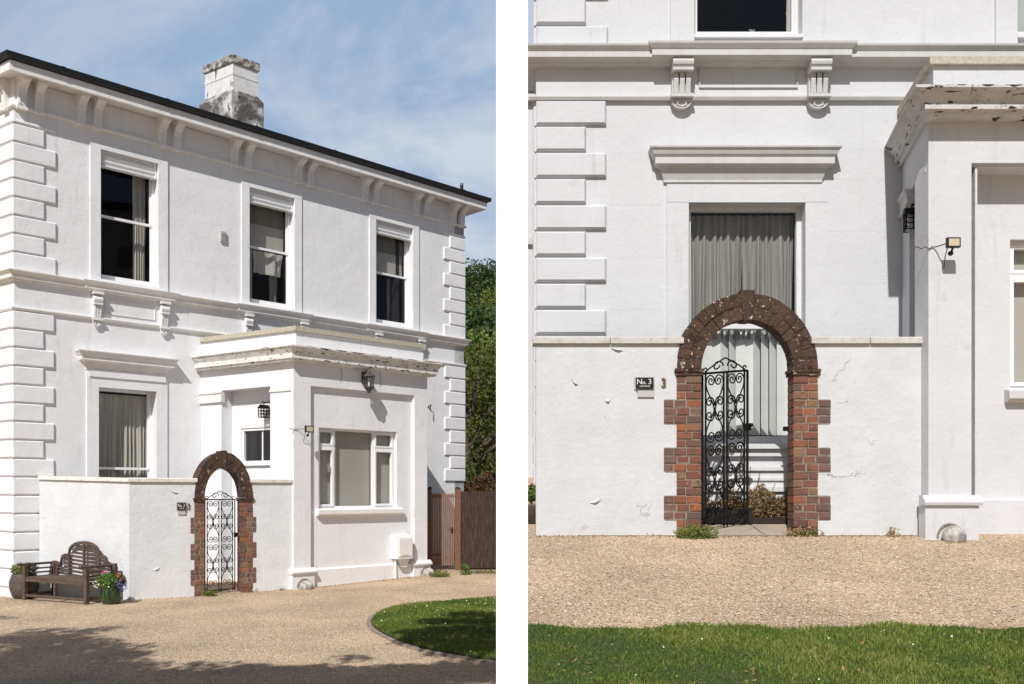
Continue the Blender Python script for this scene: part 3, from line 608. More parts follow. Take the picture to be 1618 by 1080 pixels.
house_bands(path, HL, 'trimL', q(.1548), q(.1288))
# string course breaks forward over the corbels
for (a, c, d, e) in UW:
    zt = q(.1548); b = MB(); b.sweep([FL.xy(d-.02, 0), FL.xy(d-.02, .025), FL.xy(e+.06, .025), FL.xy(e+.06, 0)], [(-.02, zt+.008), (.14, zt+.008), (.125, zt-.03), (.085, zt-.075), (.085, zt-.12), (.05, zt-.13), (.04, zt-.16), (-.02, zt-.16)]); b.build('window_ledge', 'trimL', HL)
CZ = (q(.1225), q(.1478))
for px_ in (152, 258, 390.5, 477.5, 595, 663): corbel(FL, FL.u(px_), .15, CZ[0], CZ[1], .13, 'trimL', HL)
for (a, c) in ((FL.u(166), FL.u(245)), (FL.u(402), FL.u(468)), (FL.u(603), FL.u(655))):
    b = MB(); z0, z1 = q(.1330), q(.1440)
    b.box(FL, a, c, z1-.012, z1, -.01, .014); b.box(FL, a, c, z0, z0+.012, -.01, .014); b.box(FL, a, a+.012, z0+.012, z1-.012, -.01, .014); b.box(FL, c-.012, c, z0+.012, z1-.012, -.01, .014); b.build('panel_moulding', 'trimL', HL)
# eaves: frieze moulding, brackets, soffit, fascia, gutter
ep_ = [Bk+FL.d*.15, C+FL.d*.15, Rc, Vector(FB.xy(7))]
b = MB(); zf = q(.2695); b.sweep(path, [(-.01, zf+.02), (.05, zf+.02), (.05, zf-.01), (.03, zf-.035), (-.01, zf-.035)]); b.build('frieze_moulding', 'trimL', HL)
b = MB(); b.sweep(ep_, [(-.6, 8.71), (.33, 8.71), (.34, 8.66), (.40, 8.66), (.40, 8.815), (.37, 8.825), (.37, 8.88), (-.6, 8.88)]); b.build('soffit', 'trimL', HL)
b = MB(); b.sweep(ep_, [(.372, 8.835), (.43, 8.83), (.47, 8.85), (.48, 8.925), (.475, 8.935), (.38, 8.935), (.30, 8.955), (.30, 8.885), (.372, 8.885)]); b.build('gutter', 'black', HL)
for k in range(6):
    u_ = .6+k*1.8; b = MB(); b.extr(FL, [(.374, 8.832), (.435, 8.824), (.477, 8.847), (.487, 8.925), (.48, 8.942), (.38, 8.942)], u_, u_+.06); b.build('gutter_joint', 'black', HL)
for px_ in (33, 60, 126, 152, 254, 277, 368, 389, 469, 488, 574, 591, 655, 671, 714, 727): console(FL, FL.u(px_), .14, zf-.02, 8.715, .32, 'trimL', HL)
for u_ in (5.8, 5.3): console(FSd, u_, .115, zf-.02, 8.715, .24, 'trimL', HL)
# roof: low hipped slate
cen = FL.xy(UR/2-1.0, -3.6); cen2 = FL.xy(UR/2+1.0, -3.6)
ev = [Vector(FL.xy(-.15, .42)), Vector(FL.xy(UR+.42, .42)), Vector(FL.xy(UR+.42, -7.5)), Vector(FL.xy(-3.4, -7.5))]
b = MB(); b.add([(v.x, v.y, 8.94) for v in ev]+[(*cen, 10.25), (*cen2, 10.25)], [(0, 1, 5, 4), (1, 2, 5), (2, 3, 4, 5), (3, 0, 4), (3, 2, 1, 0)])
roof = b.build('roof', 'slate', HL)
# chimney
cy0 = 21.4; A_ = Vector(((368-PX)/FP*cy0, cy0)); dl = Vector((-(PX+1300), FP)).normalized(); dr = FL.d
def chim(b, o, la, lb, z0, z1, o2=None, m_=None):
    f = lambda e: [A_-dl*e-dr*e, A_-dl*e+dr*(lb+e), A_+dl*(la+e)+dr*(lb+e), A_+dl*(la+e)-dr*e]
    p0, p1 = f(o), f(o if o2 is None else o2); b.hexa([(p.x, p.y, z0) for p in p0]+[(p.x, p.y, z1) for p in p1])
zc = lambda y: EYE+(PY-y)*cy0/FP
b = MB(); chim(b, 0, 1.02, .64, zc(186), zc(97)); ch = b.build('chimney', 'chimc', roof)
b = MB(); chim(b, .09, 1.02, .64, 9.3, zc(150)+.0); chim(b, .09, 1.02, .64, zc(150), zc(140), .002); b.build('chimney', 'chimb', roof, label='stained flared chimney base')
b = MB(); chim(b, .008, 1.02, .64, zc(117), zc(113)); b.build('chimney', 'chimc', roof, label='thin string band round the stack')
b = MB(); chim(b, .035, 1.02, .64, zc(98), zc(86), .03); b.build('chimney_cap', 'chim2', roof)
b = MB(); c_ = A_+dl*.42+dr*.5; b.lathe((c_.x, c_.y, zc(86)-.02), [(.15, 0), (.15, .05), (.13, .07), (.12, .12)], 14); b.build('chimney_pot', 'terra', roof)
fx = pt(729.5, 301, 22.3); b = MB(); b.lathe((fx[0], fx[1], fx[2]-.3), [(.04, 0), (.04, .42)], 12); b.build('flue', 'black', roof); b = MB(); b.lathe((fx[0], fx[1], fx[2]+.12), [(.045, 0), (.045, .05), (.035, .06)], 12); b.build('flue_cap', 'steel', roof)
# corner stones
WLq, WSq = FL.u(88), FL.u(69.5)
for (F_, ue, sg, face) in ((FL, -.0, 1, (FSd, 6.0, -1)), (FL, UR, -1, (FB, 0, 1))):
    quoins(F_, HL, 'wallL', ue+(-.03 if sg > 0 else .03), sg, WLq+.03, WSq+.03, q(.1548)+.005, 8.02, .308, True, (face[0], face[1]+(.03 if sg > 0 else -.03), face[2]))
    quoins(F_, HL, 'wallL', ue+(-.03 if sg > 0 else .03), sg, WLq, WSq+.02, q(.1288)-.035-.311*9, q(.1288)-.035, .311, True, (face[0], face[1]+(.03 if sg > 0 else -.03), face[2]))
b = MB(); z = q(.1288)-.035-.311*9
while z > .05:
    z0 = max(z-.311, -.1); b.cham(FL, -.03, FL.u(70), z0+.012, z-.012, -.01, .035, .016); b.cham(FSd, 5.2, 6.03, z0+.012, z-.012, -.01, .035, .016); z -= .311
b.build('rusticated_base', 'wallL', HL)
# upper windows
for i, (a, c, d, e) in enumerate(UW):
    surround(FL, a, c, q(.1548)+.01, zo, (a-d), .028, 'wallL', HL, top=.07)
    w = window(HL, FL, a, c, zb, zo, zmt, dep=.17)
    pelmet(w, FL, a+.01, c-.01, zpel, zo-.005)
    s_ = MB(); s_.box(FL, a, c, zb-.06, zb+.012, -.2, .03); s_.build('sill', 'gloss', w)
    if i:
        s_ = MB(); s_.box(FL, a+.08, c-.08, zmt+.04, zo-.06, -.33, -.322); s_.build('blind', 'olive', w)
        s_ = MB(); s_.box(FL, a+.08, c-.08, zmt+.04, zmt+.52, -.321, -.315); s_.build('blind', 'blind', w, label='pale lower half of the blind')
drape(FL, UW[0][0]+.74, UW[0][1]-.08, zb+.05, zo-.1, -.42, 5, .03, 'wcurt', 'curtain', 'cream curtain gathered at right of the first open upper window, oblique house', seed=1)
drape(FL, UW[1][0]+.06, UW[1][0]+.24, zb+.15, zmt, -.30, 1, .012, 'netc', 'curtain', 'pale green voile hanging at left in the middle upper window', seed=2)
drape(FL, UW[1][0]+.24, UW[1][1]-.1, zmt-.48, zmt-.02, -.29, 2, .05, 'wcurt', 'swag_curtain', 'white swagged cloth drooping behind the middle upper window', taper=.05, seed=3)
drape(FL, UW[1][1]-.30, UW[1][1]-.1, zb+.12, zmt-.3, -.5, 2, .02, 'curt', 'curtain', 'grey curtain edge at right inside the middle upper window', seed=4)
drape(FL, UW[2][1]-.36, UW[2][1]-.12, zb+.1, zmt, -.5, 2, .03, 'curt', 'curtain', 'brown grey curtain at right inside the last upper window', seed=5)
def sill_plant(p, label):
    r = thing('sill_plant', p, label, 'plant'); b = MB(); b.leaves(rc((p[0], p[1], p[2]+.05), (.07, .05, .045), 60), .035); b.build('foliage', 'netc', r); b = MB(); b.lathe(p, [(.02, 0), (.03, .03)], 8); b.build('pot', 'greyp', r)
u_, _ = FL.at(184, 428, -.28); sill_plant(FL.P(u_, zb+.04, -.28), 'tiny pale green plant on the sill of the first upper window, oblique house')
# ground floor window with hood
surround(FL, w4[0], w4[1], 1.2, z4t, .20, .028, 'wallL', HL, top=.30)
w = window(HL, FL, w4[0], w4[1], z4b, z4t, FL.z(155, 739), dep=.20, fw=.045)
hood(FL, FL.u(125, .21)+.21, FL.u(284, .21)-.21, q(.0905), q(.1035), .21, 'trimL', HL)
b = MB(); b.box(FL, w4[0]-.16, w4[1]+.16, q(.0905)-.12, q(.0905)+.01, -.01, .05); b.build('frieze_panel', 'wallL', HL)
drape(FL, w4[0]+.05, (w4[0]+w4[1])/2+.05, z4b+.1, z4t-.08, -.32, 6, .035, 'wcurt', 'curtain', 'left cream curtain in the ground floor window above the bench', taper=.12, seed=6)
drape(FL, (w4[0]+w4[1])/2-.02, w4[1]-.05, z4b+.1, z4t-.08, -.33, 6, .035, 'wcurt', 'curtain', 'right cream curtain in the ground floor window above the bench', seed=7)
courses(FL, WLq+.05, UW[0][2]-.02, [q(.1548)+.31*k for k in (2, 4, 6)], HL, 'wallL')
courses(FL, WLq+.05, w4[0]-.24, [q(.1288)-.035-.311*k for k in (1, 3, 5, 7, 9)], HL, 'wallL')
# vent box on wall
u_, z_ = FL.at(352, 382); r = thing('vent_box', FL.P(u_, z_, 0), 'small grey box fixed between the first and middle upper windows', 'vent'); b = MB(); b.box(FL, u_-.06, u_+.06, z_, z_+.2, 0, .04); b.build('cover', 'greyp', r)
b = MB()
for k in range(5): b.box(FL, u_-.045, u_+.045, z_+.03+k*.032, z_+.045+k*.032, .04, .048)
b.build('louvre', 'greyp', r)

# ---------------------------------------------------------------- porch (both houses)
def porch(root, F, B, Lf, z, wp, rec, m, mo, win, side_in, lights, wlR):
    """F: front plane (origin at the near corner); B: where the side meets the house"""
    A = F.O; G = Frame(B, A-B); ls = (A-B).length
    bk = Vector(F.xy(Lf, -2.2)); ins = z.get('i', 0); cam_path = [B+F.d*ins, A+F.d*ins, Vector(F.xy(Lf)), bk]
    b = MB()
    b.grid(F, wp, Lf-wlR, z['g']-.2, z['t'], -rec-.22, -rec, [win])
    b.box(F, .0, wp, z['g']-.2, z['t'], -.3, 0); b.box(F, Lf-wlR, Lf, z['g']-.2, z['t'], -.3, 0)
    gv = z.get('v', 0); b.box(F, wp+gv, wp+gv+.022, z['p'], z['t']-.022, -rec-.01, -.04); b.box(F, Lf-wlR-.022, Lf-wlR, z['p'], z['t']-.022, -rec-.01, -.04); b.box(F, wp, Lf-wlR, z['t']-.022, z['t']+.001, -rec-.01, -.04)
    b.build('porch_wall', m, root)
    # upper body (frieze) all round, attic, side wall with porch recess
    b = MB(); b.sweep([B, A, Vector(F.xy(Lf)), bk], [(0, z['t']), (0, z['c']-.05), (-.28, z['c']-.05), (-.28, z['t'])]); b.build('frieze', m, root)
    b = MB(); s0, s1, zt2, dp = side_in
    b.box(G, -.05, s0, z['g']-.2, z['t'], -.28, -.0); b.box(G, s1, ls-.09, z['g']-.2, z['t'], -.28, -.0); b.box(G, ls-.089, ls-.002, z['g']-.2, z['t'], -.02, -.0)
    b.build('side_pilaster', m, root)
    b = MB(); b.grid(G, s0-.02, s1+.02, z['g']-.2, z['t']+.1, -dp-.1, -dp, [(zt2, s1-.02, z['g']+.02, z['g']+.02+z['dh'])]); b.build('porch_side_wall', m, root)
    a, c, zz0, zz1 = zt2, s1-.02, z['g']+.02, z['g']+.02+z['dh']
    w = MB(); f_ = .05
    w.box(G, a, a+f_, zz0, zz1, -dp-.08, -dp-.02); w.box(G, c-f_, c, zz0, zz1, -dp-.08, -dp-.02); w.box(G, a+f_, c-f_, zz1-f_, zz1, -dp-.08, -dp-.02); zmid = zz1-.62; w.box(G, a+f_, c-f_, zmid-.09, zmid, -dp-.075, -dp-.01)
    w.box(G, (a+c)/2-.012, (a+c)/2+.012, zmid, zz1-f_, -dp-.07, -dp-.05)
    dd = w.build('door', 'gloss', root); w = MB(); w.box(G, a+f_+.001, c-f_-.001, zmid+.001, zz1-f_-.001, -dp-.066, -dp-.062); w.build('pane', 'glass', dd)
    w = MB(); w.box(G, a+f_+.001, c-f_-.001, zz0, zmid-.091, -dp-.066, -dp-.06); w.build('panel', 'vblind', dd)
    k = z['k']; b = MB(); s_, e_ = -.05, s0
    b.extr(G, [(-.05, k+.05), (.06, k+.05), (.055, k+.02), (.035, k), (.03, k-.10), (.045, k-.115), (.045, k-.15), (-.05, k-.15)], s_-.02, e_+.03); b.build('capital', mo, root)
    b = MB(); b.box(G, s1-.01, ls-.06, k-.04, k, -.01, .02); b.build('capital', mo, root)
    # cornice
    o1 = z['o']; zs, zc_ = z['s'], z['c']; h = zc_-zs
    b = MB(); b.sweep(cam_path, [(-.1, zc_), (o1, zc_-.015), (o1, zc_-.04), (o1*.9, zc_-h*.22), (o1*.72, zc_-h*.46), (o1*.66, zc_-h*.55), (o1*.66, zs+.04), (o1*.58, zs+.035), (o1*.52, zs), (.0, zs), (-.1, zs)]); b.build('cornice', 'old'+m[-1], root)
    rg = random.Random(int(Lf*100)); b = MB(); u = .12
    while u < Lf-.1:       # render broken away along the cornice edge
        l = rg.uniform(.05, .32); n_ = max(3, int(l/.03)); hh = rg.uniform(.008, .035) if .25 < u < Lf*.85 else .006
        up_ = [(u+l*i/n_, zc_-.014-rg.uniform(0, .006)) for i in range(n_+1)]; dn_ = [(u+l*i/n_, zc_-.018-hh*rg.uniform(.15, 1)*math.sin(math.pi*(i+.2)/(n_+.4))) for i in range(n_+1)]
        b.side(F, dn_+up_[::-1], o1-.03, o1+.0025); b.build('broken_edge', 'soil', root); b = MB(); u += l+rg.uniform(.02, .22)
    u = .3
    while u < Lf-.2:
        l = rg.uniform(.02, .10); z_ = zs+.045; b.side(F, [(u, z_), (u+l*.4, z_-.004), (u+l, z_), (u+l*.8, z_+rg.uniform(.008, .02)), (u+l*.3, z_+rg.uniform(.01, .03))], o1*.5, o1*.66+.0025); b.build('broken_edge', 'soil', root); b = MB(); u += rg.uniform(.12, .5)
    for uc_ in (Lf*.33, Lf*.62):
        for (z0_, z1_, n_) in ((zc_-.045, zc_-h*.24, o1*.93), (zs+.04, zc_-h*.56, o1*.66), (zs-.30, zs-.02, 0)):
            pts_ = [F.P(uc_+rg.uniform(-.02, .02), z1_+(z0_-z1_)*i/6, n_+.001) for i in range(7)]; b.tube(pts_, .0045, 4); b.build('crack', 'soil', root); b = MB()
    at = [B-(A-B).normalized()*0+Vector(F.n)*-.06, A+F.d*.07-F.n*.05, Vector(F.xy(Lf-.07, -.05)), Vector(F.xy(Lf-.07, -2.2))]
    b = MB(); b.sweep(at, [(0, zc_-.02), (0, z['a']), (-.25, z['a']), (-.25, zc_-.02)]); b.build('parapet', m, root)
    b = MB(); b.sweep(at, [(.045, z['a']+.001), (.045, z['b']), (-.3, z['b']), (-.3, z['a']+.001)]); b.build('parapet_coping', 'cap', root)
    b = MB(); b.prism([tuple(B), tuple(A+F.d*.3-F.n*.2), F.xy(Lf-.3, -.2), F.xy(Lf-.3, -2.2)], zc_-.1, zc_-.03); b.build('flat_roof', 'slate', root)
    # plinth
    b = MB(); b.box(F, -.05, wp+.05, z['g']-.2, z['p']-.1, -.1, .045); b.extr(F, [(-.05, z['p']-.098), (.075, z['p']-.098), (.085, z['p']-.07), (.075, z['p']-.045), (.045, z['p']-.035), (.03, z['p']), (-.05, z['p'])], -.07, wp+.07); b.build('pilaster_base', m, root)
    b = MB(); b.box(F, Lf-wlR-.05, Lf+.05, z['g']-.2, z['p']-.1, -.1, .045); b.extr(F, [(-.05, z['p']-.098), (.075, z['p']-.098), (.085, z['p']-.07), (.075, z['p']-.045), (.045, z['p']-.035), (.03, z['p']), (-.05, z['p'])], Lf-wlR-.07, Lf+.07); b.build('pilaster_base', m, root)
    b = MB(); b.box(F, wp+.052, Lf-wlR-.052, z['g']-.2, z['p']-.06, -rec-.1, -rec+.05); b.extr(F, [(-rec-.01, z['p']-.058), (-rec+.05, z['p']-.058), (-rec, z['p']-.03), (-rec-.01, z['p']-.03)], wp+.052, Lf-wlR-.052); b.build('plinth', m, root)
    # three-light window
    u0, u1, z0, z1 = win; n1 = -rec-.09; n0 = n1-.06; ww = None
    b = MB(); f_ = .04
    b.box(F, u0, u1, z1-f_, z1, n0, n1); b.box(F, u0, u1, z0, z0+f_, n0, n1)
    us = [u0+(u1-u0)*x for x in lights]
    for x in [u0+f_/2]+us+[u1-f_/2]: b.box(F, x-f_/2, x+f_/2, z0+f_, z1-f_, n0, n1)
    ww = b.build('window', 'gloss', root); ed = [u0+f_/2]+us+[u1-f_/2]; ztr = z0+(z1-z0)*.77
    for i in range(3):
        a, c = ed[i]+f_/2, ed[i+1]-f_/2
        if i != 1:
            b = MB(); g_ = .035
            for (za, zb_) in ((z0+f_, ztr-.03), (ztr+.02, z1-f_)):
                b.box(F, a, a+g_, za, zb_, n0+.01, n1+.02); b.box(F, c-g_, c, za, zb_, n0+.01, n1+.02); b.box(F, a+g_, c-g_, za, za+g_, n0+.01, n1+.02); b.box(F, a+g_, c-g_, zb_-g_, zb_, n0+.01, n1+.02)
            b.box(F, a, c, ztr-.029, ztr+.019, n0+.012, n1+.012); b.build('casement', 'gloss', ww)
        b = MB(); b.box(F, a+.002, c-.002, z0+f_+.001, z1-f_-.001, n0+.02, n0+.024); b.build('pane', 'glass', ww)
        b = MB(); b.box(F, a-.01, c+.01, z0+f_, z1-f_-(.0 if i == 1 else .0), n0-.05, n0-.045); b.build('blind', 'blind', ww)
    b = MB(); b.extr(F, [(-rec-.1, z0-.14), (-rec+.05, z0-.14), (-rec+.10, z0-.105), (-rec+.10, z0-.03), (-rec+.04, z0-.012), (-rec-.1, z0)], u0-.06, u1+.10); b.build('sill', 'trim'+m[-1], ww)
    return G, ls
zq = lambda y, Y: EYE+(PY-y)/FP*Y
GT = Frame(Bp, Pc-Bp); GTu = lambda x, n=0: GT.u(x, n)
GL, lsL = porch(HL, FPc, Bp, Lp, dict(g=.02, t=FPc.z(490, 609), p=FPc.z(495, 896), s=zq(566, 16.0), c=zq(541, 16.0), a=zq(521, 16.35), b=zq(513.5, 16.35), k=EYE+(PY-622)/FP*17.3, o=.24, dh=2.93), FPc.u(491), .07, 'wallL', 'trimL',
     (FPc.u(503.5, -.07), FPc.u(627, -.07), FPc.z(505, 803, -.07), FPc.z(505, 675, -.07)), (GTu(350), GTu(427), GTu(381, -.26), .26), (.22, .72), Lp-FPc.u(655))
# lantern on the porch front
def wall_lantern(F, u, z, n, h, label, m='pewter'):
    r = thing('wall_lantern', F.P(u, z, n), label, 'lantern'); x, y, _ = F.P(u, z, n+.17)
    b = MB(); b.box(F, u-.05, u+.05, z+h*.45, z+h*.95, n, n+.03); b.tube([F.P(u, z+h*.75, n+.03), F.P(u, z+h*.98, n+.08), F.P(u, z+h*1.02, n+.14), F.P(u, z+h*.9, n+.17)], .014, 6); b.build('bracket', m, r)
    b = MB(); b.lathe((x, y, z), [(.012, 0), (.03, h*.03), (.035, h*.10), (.06, h*.16), (.085, h*.22), (.10, h*.25), (.10, h*.29)], 6); b.build('base', m, r)
    b = MB(); b.lathe((x, y, z), [(.115, h*.70), (.12, h*.72), (.09, h*.80), (.05, h*.86), (.035, h*.9), (.03, h*.95), (.012, h*1.0)], 12); b.build('canopy', m, r)
    b = MB()
    for k in range(6):
        a = k*math.pi/3; b.tube([(x+.082*math.cos(a), y+.082*math.sin(a), z+h*.28), (x+.105*math.cos(a), y+.105*math.sin(a), z+h*.71)], .009, 5)
    b.build('cage', m, r)
    b = MB(); b.lathe((x, y, z), [(.068, h*.29), (.09, h*.70)], 6, cap=False); b.build('pane', 'glass', r); b = MB(); b.lathe((x, y, z), [(.018, h*.29), (.018, h*.5), (.01, h*.55)], 8); b.build('bulb', 'plastic', r)
u_, z_ = FPc.at(577, 622, .05); wall_lantern(FPc, u_, z_, 0, .44, 'pewter grey carriage lantern on the frieze above the three-light window')
def box_lantern(F, u, z, n, label, w=.16, h=.24):
    r = thing('porch_lantern', F.P(u, z, n), label, 'lantern'); b = MB()
    for zz in (z, z+h*.36, z+h*.68, z+h): b.box(F, u-w/2, u+w/2, zz-.006, zz+.006, n-w/2, n-w/2+.012); b.box(F, u-w/2, u+w/2, zz-.006, zz+.006, n+w/2-.012, n+w/2); b.box(F, u-w/2, u-w/2+.012, zz-.005, zz+.005, n-w/2+.012, n+w/2-.012); b.box(F, u+w/2-.012, u+w/2, zz-.005, zz+.005, n-w/2+.012, n+w/2-.012)
    for a in (-1, 0, 1):
        for c in (-1, 0, 1):
            if a or c: b.box(F, u+a*(w/2-.005)-.006, u+a*(w/2-.005)+.006, z, z+h, n+c*(w/2-.005)-.006, n+c*(w/2-.005)+.006)
    b.build('cage', 'iron', r); b = MB(); b.side(F, [(u-w*.6, z+h), (u+w*.6, z+h), (u+w*.15, z+h+.06), (u-w*.15, z+h+.06)], n-w*.55, n+w*.55); b.build('canopy', 'iron', r)
    b = MB(); b.tube([F.P(u, z+h+.05, n), F.P(u, z+h+.10, n), F.P(u-.03, z+h+.13, n), F.P(u-.06, z+h+.10, n)], .009, 6); b.tube([F.P(u, z+h+.10, n), F.P(u+.02, z+h+.12, n-.1), F.P(u+.02, z+h+.10, n-w*.5-.32)], .010, 6); b.build('hook', 'iron', r)
    b = MB(); b.box(F, u-w/2+.014, u+w/2-.014, z+.01, z+h-.01, n-w/2+.014, n+w/2-.014); b.build('pane', 'glass', r)
u_, z_ = GL.at(417, 659, -.12); box_lantern(GL, u_, z_, -.12, 'square black lantern hanging in the shaded side recess of the oblique porch', .15, .17)
def flood(F, u, z, label, s=1.0, up=0, ucab=-.6):
    r = thing('security_light', F.P(u, z, 0), label, 'security light'); b = MB()
    b.box(F, u-.07*s, u+.07*s, z, z+.105*s, .16, .20); b.build('housing', 'blackp', r); b = MB(); b.box(F, u-.055*s, u+.055*s, z+.015*s, z+.09*s, .2005, .204); b.build('lens', 'lens', r)
    b = MB(); b.tube([F.P(u, z+.0, .17), F.P(u, z-.03, .15), F.P(u, z-.05, .12)], .011); b.blob(F.P(u, z-.045*s, .13), (.026, .026, .024), 3, 10, 6, .02); b.build('sensor', 'blackp', r)
    b = MB(); pts = [F.P(u-.06*s, z+.05*s, .16), F.P(u-.09*s, z+.055*s, .05), F.P(u-.11*s, z+.055*s, .015)]
    for i in range(1, 9): pts.append(F.P(u-.11*s+(ucab+.11*s)*i/8, z+.05*s+.012*math.sin(i*2.1), .012))
    b.tube(pts, .006, 5); b.tube([F.P(u-.04*s, z+.03, .16), F.P(u-.03*s, z-.05, .08), F.P(u-.01*s, z-.16, .012)], .005, 5); b.build('cable', 'cable', r)
u_, z_ = FPc.at(487, 683, .15); flood(FPc, u_, z_, 'small black security light on the left pilaster of the oblique porch', 1.15, ucab=-.30)
u_, z_ = FL.at(676, 643, 0); r = thing('wall_hook', FL.P(u_, z_, 0), 'small dark hook on the wall right of the oblique porch', 'hook'); b = MB(); b.tube([FL.P(u_, z_, 0), FL.P(u_+.03, z_+.05, .1), FL.P(u_-.02, z_+.02, .12), FL.P(u_-.02, z_-.10, .12)], .012); b.build('arm', 'iron', r)
# meter box with pipe
u0, z0 = FPc.at(626, 883, .1); u1, z1 = FPc.at(651, 843, .1); wpR = Lp-FPc.u(655); r = thing('meter_box', FPc.P(u0, z0, 0), 'white plastic meter box under the right end of the three-light window', 'meter box')
b = MB(); b.hexa([FPc.P(u0, z0, -.075), FPc.P(u0, z0, .14), FPc.P(u1, z0, .14), FPc.P(u1, z0, -.075), FPc.P(u0, z1, -.075), FPc.P(u0, z1-.05, .11), FPc.P(u1, z1-.05, .11), FPc.P(u1, z1, -.075)]); b.build('case', 'plastic', r)
b = MB(); b.cham(FPc, u0+.03, u1-.02, z0+.04, z1-.08, .12, .152, .008); b.build('door', 'plastic', r); b = MB(); b.box(FPc, u0+.1, u1-.12, z0+.06, z0+.075, .152, .156); b.build('latch', 'greyp', r)
b = MB(); b.tube([FPc.P(u0+.06, z0+.01, .0), FPc.P(u0+.06, z0-.12, .0), FPc.P(u0+.06, .02, .01)], .022, 8); b.build('pipe', 'plastic', r); b = MB(); b.side(FPc, [(u0+.12, z0), (u0+.17, z0-.17), (u0+.30, z0-.17), (u0+.36, z0)], -.02, .06); b.build('bracket', 'trimL', r)
def boulder(F, u, z, rr, label, seed, n=.13):
    x, y, _ = F.P(u, z, n); r = thing('guard_stone', (x, y, z), label, 'stone'); b = MB(); b.blob((x, y, z+rr*.45), (rr, rr*.8, rr*.9), seed, 22, 16, .05); o = b.build('boulder', 'stone', r, smooth=True)
    b = MB(); arc = [F.P(u+rr*1.08*math.cos(t), z+rr*.3+rr*1.15*math.sin(t), .05) for t in [math.pi*i/14 for i in range(15)]]; b.tube(arc, .012, 6); b.build('mortar_collar', 'mortar', r)
boulder(FPc, FPc.u(483, .1), .02, .125, 'rounded pale guard stone at the foot of the left pilaster, oblique porch', 3)
boulder(FPc, FPc.u(676, .1), .085, .12, 'rounded pale guard stone at the right end of the oblique porch', 4)

# ---------------------------------------------------------------- garden walls, arches, gates
def garden_wall(root_label, F, pieces, side, z1, zg, th, m, cop='gloss', name='garden_wall'):
    r = thing(name, (F.O.x, F.O.y, zg(F.O.y)), root_label, 'wall')
    b = MB()
    for (u0, u1) in pieces:
        n = 10
        for i in range(n):   # follows the ground
            pass
        b.box(F, u0, u1, zg(F.O.y)-.3, z1, -th, 0)
    if side: b.prism(side[0], zg(F.O.y)-.3, side[1])
    b.build('wall', m, r)
    b = MB()
    for i, (u0, u1) in enumerate(pieces):
        n = max(1, int((u1-u0)/.55)); l = (u1-u0)/n
        for k in range(n): b.extr(F, [(-th-.03, z1+.002), (.035, z1+.002), (.035+random.uniform(-.003, .003), z1+.055), (.0, z1+.07), (-th-.03, z1+.07)], u0+k*l+(.004 if k else (-.03 if i == 0 else 0)), u0+(k+1)*l-.004)
    if side: side[2](b)
    b.build('coping', 'cope'+m[-1], r)
    return r
M['copeL'] = mat('coping_white', (.74, .72, .68), .9, (.55, .50, .42), 14, .45, .75, bump=.7, bscale=30, bdist=.012, layers=(((.3, .25, .2), 24, .64, .7, None),))
M['copeR'] = mat('coping_white_dimmed_for_sun', (.55, .54, .52), .9, (.44, .40, .35), 14, .45, .75, bump=.7, bscale=30, bdist=.012, layers=(((.3, .25, .2), 24, .64, .7, None),))  # coping white lowered against the stronger sun on the square-on wall
Pw = Vector((-604/FP*14.93, 14.93)); Qw = Pc-FPc.n*.04-FPc.d*.005; FW = Frame(Pw, Qw-Pw); LW = (Qw-Pw).length
Ew = Vector(FL.xy(FL.u(61), .04)); FE = Frame(Ew, Pw-Ew); LE = (Pw-Ew).length
ztw = FW.z(205, 761)
uo0, uo1 = FW.u(307), FW.u(399); uc = (uo0+uo1)/2; ho = (uo1-uo0)/2; hi_ = ho*.654
def sidecop(b):
    n = 3; l = LE/n
    for k in range(n):
        q0, q1 = k*l, (k+1)*l-.004; zz = lambda u: ztw+.05*(1-u/LE)
        b.hexa([FE.P(q0, zz(q0), .035), FE.P(q1, zz(q1), .035), FE.P(q1, zz(q1), -.22), FE.P(q0, zz(q0), -.22), FE.P(q0, zz(q0)+.065, .03), FE.P(q1, zz(q1)+.065, .03), FE.P(q1, zz(q1)+.065, -.22), FE.P(q0, zz(q0)+.065, -.22)])
e0, e1, e2, e3 = FE.xy(0), FE.xy(LE-.001), FE.xy(LE-.001, -.2), FE.xy(0, -.2)
garden_wall('white rendered garden wall with a corner, behind the wooden bench', FW, [(.004, uc-ho*.9), (uc+ho*.9, LW)], ([e0, e1, e2, e3], lambda x, y: ztw+.05*(1-(Vector((x, y))-Ew).dot(FE.d)/LE)-.002, sidecop), ztw, gl, .22, 'gwallL')
